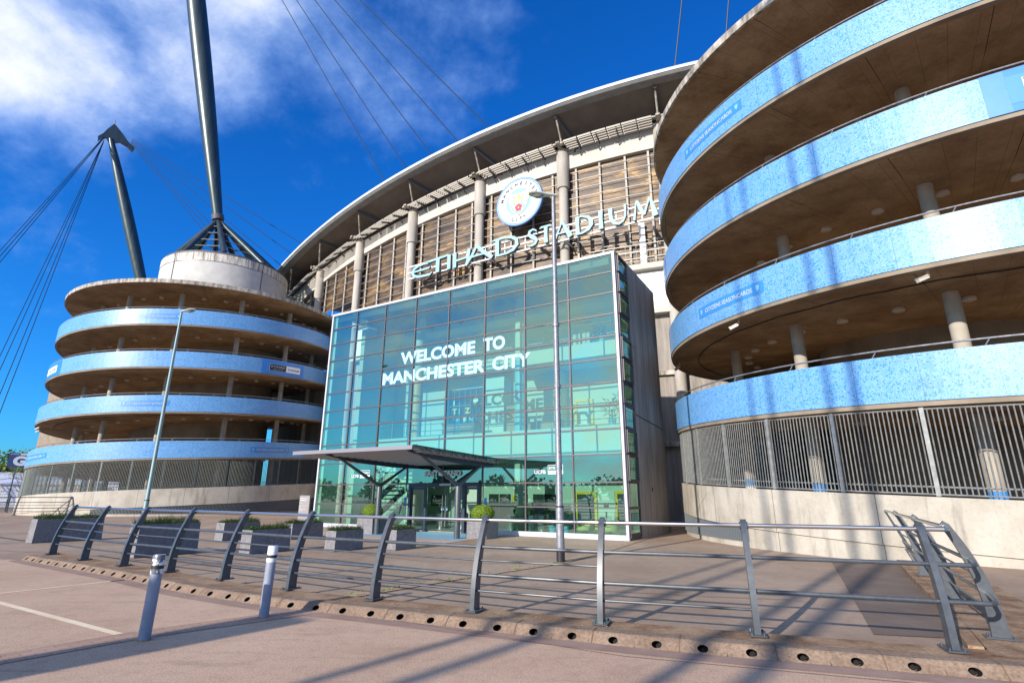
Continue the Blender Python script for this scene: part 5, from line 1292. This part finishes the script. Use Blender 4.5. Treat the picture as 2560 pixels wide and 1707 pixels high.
ship = B(); sp = lambda pts: ship.prism([(X(CS_)+x, CZ_+z) for x, z in pts], YC-.058, YC-.046)
sp([(-.38, .08), (.30, .08), (.42, .17), (.26, .15), (-.30, .15), (-.40, .16)]); sp([(-.45, .00), (.40, .00), (.42, .04), (-.42, .04)])
for cx_, w_, hh_ in ((-.30, .15, .30), (.02, .22, .44), (.32, .12, .26)):
    for j in range(3): z = .19+j*hh_*.33; ww = w_*(1-.22*j); sp([(cx_-ww/2, z), (cx_+ww/2, z), (cx_+ww*.38, z+hh_*.28), (cx_-ww*.42, z+hh_*.28)])
ship.build('gold_ship', M['gold'], cr)
def star(n, r0, r1, ph=90): return [((r0 if k % 2 == 0 else r1)*cos(radians(ph+180*k/n)), (r0 if k % 2 == 0 else r1)*sin(radians(ph+180*k/n))-.46) for k in range(2*n)]
cpoly(star(5, .29, .245), YC-.060, M['red'], 'rose'); cpoly([(.05*cos(a), .05*sin(a)-.46) for a in frange(0, 2*pi*.95, 9)], YC-.066, M['gold'], 'rose_centre')

# ------------------------------------------------------------------ stay cables
def cable(name, label, a, b, r, group):
    a, b = Vector(a), Vector(b); o = B().tube([Vector((0, 0, 0)), (b-a)*.5, b-a], r, 6).build(name, M['cable'], None, True); o.location = a
    return tag(o, label, 'cable', group)
M['cable'] = mat('cable_dark', (.02, .03, .04), .5, .4)
h1 = Vector((-41.44, 46.11, 81.98))
for k, (i, z) in enumerate([(3.13, 24.05), (2.79, 24.3), (2.41, 24.46), (2.06, 24.7), (1.67, 24.85)]):
    p = SW(i, R0+2.6, z); cable('stay_cable', ['lowest steep cable reaching the roof edge left of the crest', 'second cable from the left above the roof', 'middle cable of the five above the roof', 'fourth cable from the left above the roof', 'rightmost of the five slanting cables above the roof'][k], h1, p, .045, 'slanting roof cables')
h3 = Vector((18.2, 20.6, 84))
for k, (i, z, lab) in enumerate([(-.19, 25.33, 'near vertical cable left of the top of the right tower'), (-.61, 25.4, 'near vertical cable right beside the top of the right tower')]):
    p = SW(i, R0+2.55, z); cable('stay_cable', lab, (18.2 if k == 0 else 20.5, 20.2, 84), p, .05, 'near vertical roof cables')
for k, (i, z) in enumerate([(4.87, 22.3), (5.16, 21.95), (5.53, 21.6), (6.0, 20.6), (6.2, 20.3), (6.4, 20.0)]):
    p = SW(i, R0+2.55, z); cable('stay_cable', ['top cable', 'second cable', 'third cable', 'fourth cable', 'fifth cable', 'lowest cable'][k]+' from the distant mast head down to the stadium roof', (-74.33, 89.06, 68.2-k*.22), p, .042, 'cables from the distant mast to the roof')
for k, (azd, z) in enumerate([(-52.63, 66.9), (-52.11, 66.7), (-51.59, 66.5), (-46.1, 66.0), (-45.61, 65.8), (-44.85, 65.6), (-44.35, 65.4)]):
    D = 92; a = radians(azd); cable('stay_cable', (['upper', 'middle', 'lower'][k]+' line of the shallow bundle running down to the left edge') if k < 3 else (['first', 'second', 'third', 'fourth'][k-3]+' line from the left of the steeper bundle of the distant mast'), (-77.39, 86.41, z), (D*sin(a), D*cos(a), 3.0), .048, 'guy cables of the distant mast')

# ------------------------------------------------------------------ far left: sign, tents, trees, fence; totem
t = thing('gate_sign', 'navy gate sign with a big white G on a thin pole at the far left', 'sign', (-46.85, 51.8, 0), radians(42))
B().box(-.78, .78, -.05, .05, 3.98, 5.32).build('sign_panel', M['crest_navyflat'] if 'crest_navyflat' in M else mat('navy_sign', (.06, .085, .20), .5), t)
text_b('G', .98, .92, .06, .01, -.055, -.42, 4.12).build('letter', M['vinylwhite'], t)
B().box(.0, .74, -.065, -.055, 5.12, 5.28).build('white_strip', M['vinylwhite'], t); text_b('ETIHAD', .6, .09, .01, .01, -.055, -.68, 5.14).build('lettering', M['vinylwhite'], t)
B().tube([(-.1, 0, 0), (-.1, 0, 4.0)], .05, 10).build('pole', M['darksteel'], t)
t = thing('information_totem', 'slim pale grey information totem with small white text left of the glass hall', 'totem', (-12.75, 34.3, 0), radians(-12))
B().box(-.34, .34, -.06, .06, 0, 1.52).build('panel', mat('totem_grey', (.27, .25, .26), .6), t)
b = B(); b.add(text_b('Manchester City', .52, .07, .01, .004, -.062, -.29, 1.34)); b.add(text_b('Football Club', .42, .07, .01, .004, -.062, -.29, 1.24))
for k, (w, z) in enumerate([(.2, 1.06), (.46, .93), (.1, .86), (.42, .74), (.22, .65)]): b.add(text_b(['Reception', 'Conference and events', 'Bar', 'Football office', 'Entrance'][k], w, .04, .0, .004, -.062, -.29, z))
b.build('lettering', M['vinylwhite'], t)
B().box(-.36, .36, -.08, .08, 1.52, 1.55).build('cap', M['galv'], t)
bs = thing('banner_board', 'blue league banner board seen through the left ramp tower', 'banner', (-30.1, 72.2, 0), radians(-24))
B().box(-2.3, 2.0, 0, .1, 5.6, 10.2).build('board', M['blue_plain'], bs); b = text_b('PREMIER', 2.0, .75, .03, .01, -.005, -1.25, 8.6); b.add(text_b('LEAGUE', 2.0, .75, .03, .01, -.005, -1.25, 7.7)); b.build('lettering', M['vinylwhite'], bs)
B().box(-1.3, -.1, -.004, .0, 5.7, 10.1).build('white_patch', M['sky_paint'], bs)
for x in (-2.1, 1.8): B().box(x-.06, x+.06, .1, .25, 0, 10.2).build('leg', M['galv'], bs)
def marquee(x, y, L_, W_, h0, h1_, rz, lab):
    t = thing('marquee', lab, 'marquee', (x, y, 0), rz, 'white marquees at the far left'); n = 12
    b = B(); b.box(-L_/2, L_/2, -W_/2, -W_/2+.1, 0, h0); b.box(-L_/2, L_/2, W_/2-.1, W_/2, 0, h0); b.prism([(0, 0)]*0+[(-.01, 0), (.01, 0), (.01, .01)], 0, .01); b.build('side_wall', M['tent'], t)
    b = B(); n0 = 0; b.v = [(-L_/2, -W_/2-.2, h0), (L_/2, -W_/2-.2, h0), (L_/2, 0, h1_), (-L_/2, 0, h1_), (L_/2, W_/2+.2, h0), (-L_/2, W_/2+.2, h0)]; b.f = [(0, 1, 2, 3), (3, 2, 4, 5), (0, 3, 5), (1, 4, 2)]; b.build('roof', M['tent'], t)
    b = B()
    for k in range(int(L_/1.5)):
        x_ = -L_/2+.6+k*1.5
        for z in (.4, 1.15, 1.9): b.box(x_, x_+.9, -W_/2-.06, -W_/2-.02, z, z+.5)
    b.build('window_panels', M['vinylwhite'], t)
marquee(-66, 72, 16, 9, 2.7, 4.3, radians(35), 'white marquee with rows of panels behind the gate sign')
marquee(-52, 84, 22, 9, 3.0, 4.6, radians(25), 'white marquee further back behind the left ramp tower')
fc = thing('mesh_fence', 'tall wire fence with orange top bar in front of the marquee', 'fence', (-50.5, 54.5, 0), radians(40)); b = B()
for k in range(9): b.tube([(-8+k*2, 0, 0), (-8+k*2, 0, 2.4)], .04, 6)
b.build('fence_post', M['yellow'], fc); b = B()
for z in (.1, .8, 1.5, 2.3): b.tube([(-8, 0, z), (8, 0, z)], .02, 5)
for k in range(100): b.tube([(-8+k*.16, 0, .1), (-8+k*.16, 0, 2.3)], .008, 4)
b.build('wire_panel', M['galv'], fc)
def tree(x, y, h, r, label, m, seed, n=2600, dens=.75, leaf=.34, tr=.22, group='trees at the far left'):
    random.seed(seed); t = thing('tree', label, 'tree', (x, y, 0), 0, group); b = B(); tips = []
    b.tube([(0, 0, 0), (.1, .05, h*.3), (.05, .1, h*.55)], [tr, tr*.8, tr*.5], 8)
    for k in range(26):
        a = random.random()*2*pi; z0 = random.uniform(.25, .6)*h; q = random.uniform(.35, 1)*r; p1 = Vector((cos(a)*q, sin(a)*q, z0+random.uniform(.12, .42)*h)); p0 = Vector((.05, .05, z0))
        mid = p0.lerp(p1, .5)+Vector((0, 0, -.06*h*random.random())); b.tube([p0, mid, p1], [tr*.35, tr*.22, tr*.06], 5); tips.append(p1)
        for j in range(4):
            e = p1+Vector((random.gauss(0, .22*r), random.gauss(0, .22*r), random.uniform(-.05, .16)*h)); b.tube([mid.lerp(p1, .6), e], [tr*.1, tr*.03], 4); tips.append(e)
    b.build('trunk', M['bark'], t, True)
    if n:
        lb = B(); cl = [(random.choice(tips)+Vector((random.gauss(0, .3), random.gauss(0, .3), random.gauss(0, .3))), random.uniform(.18, .34)*r) for _ in range(34)]
        def fn():
            c, q = random.choice(cl); d = Vector((random.gauss(0, 1), random.gauss(0, 1), random.gauss(0, .8))).normalized(); return c+d*q*random.random()**.4, None
        leafy(lb, n, fn, leaf); lb.build('crown', m, t)
    return t
tree(-66.5, 72.5+2, 6.3, 3.4, 'spring green tree rising behind the gate sign', M['leaf_spring'], 3, 3000, tr=.2)
tree(-72, 73, 7.0, 4.0, 'leafy tree cropped by the left edge behind the marquee', M['leaf_spring'], 4, 3200, tr=.25)
tree(-61.5, 84, 6.0, 3.6, 'low green tree between the sign and the left tower', M['leaf_spring'], 5, 2600, tr=.2)
tree(-57, 64.2, 6.9, 1.6, 'bare thin tree in front of the green trees at the far left', M['leaf_spring'], 9, 160, leaf=.12, tr=.09)
# beyond the camera: what the glass mirrors and what throws the long shadows on the road
random.seed(77); tbm = B()
for k in range(150):
    a = radians(112+k*1.15+random.uniform(-1, 1)); D = random.uniform(85, 120); q = random.uniform(2.2, 4.2); hh_ = random.uniform(3.2, 6.4); c0 = Vector((D*sin(a), D*cos(a), 0))
    for j in range(150):
        d = Vector((random.gauss(0, 1), random.gauss(0, 1), random.gauss(0, 1))).normalized()*random.random()**.4
        leafy(tbm, 1, lambda: (c0+Vector((d.x*q, d.y*q, hh_*.52+d.z*hh_*.5)), None), 1.1)
tag(tbm.build('woodland', M['leaf_dark']), 'low belt of dark woodland along the skyline behind the viewer', 'woodland', kind='stuff')
dirv = Vector((sin(SUN_AZ), cos(SUN_AZ)))
def add_shadow_pole(x, y, back, h, r, lab):  # unseen poles added behind the viewer to cast the thin road shadows
    p = Vector((x, y))+dirv*back; t = thing('shadow_pole', lab, 'shadow pole', (p.x, p.y, 0), 0, 'unseen poles added behind the viewer to cast shadows')
    B().lathe([(r*1.35, 0), (r, h*.5), (r*.7, h)], n=14).build('pole', M['galv'], t, True); B().bar((-.5, 0, h), (.5, 0, h), .25, .18).build('top_bar', M['galv'], t)
add_shadow_pole(-1.78, 5.62, 21, 27, .075, 'slender unseen pole added behind the viewer to cast a shadow, first from the left'); add_shadow_pole(-1.00, 5.50, 24, 28, .095, 'slender unseen pole added behind the viewer to cast a shadow, second from the left')
add_shadow_pole(1.30, 5.53, 21, 31, .085, 'slender unseen pole added behind the viewer to cast a shadow, third from the left'); add_shadow_pole(2.16, 5.53, 24, 32, .11, 'slender unseen pole added behind the viewer to cast a shadow, rightmost')
p = Vector((-3.0, 8.22))+dirv*13.8  # unseen pillar added and turned to cast the broad shadow by the bollards
t = thing('shadow_pillar', 'tall narrow unseen pillar added behind the viewer to cast a broad shadow', 'pillar', (p.x, p.y, 0), radians(141))
B().box(-.42, .42, -.1, .1, 0, 5.0).build('panel', M['slate'], t); B().box(-.32, .32, -.16, .16, 0, .12).build('plinth', M['conc'], t)
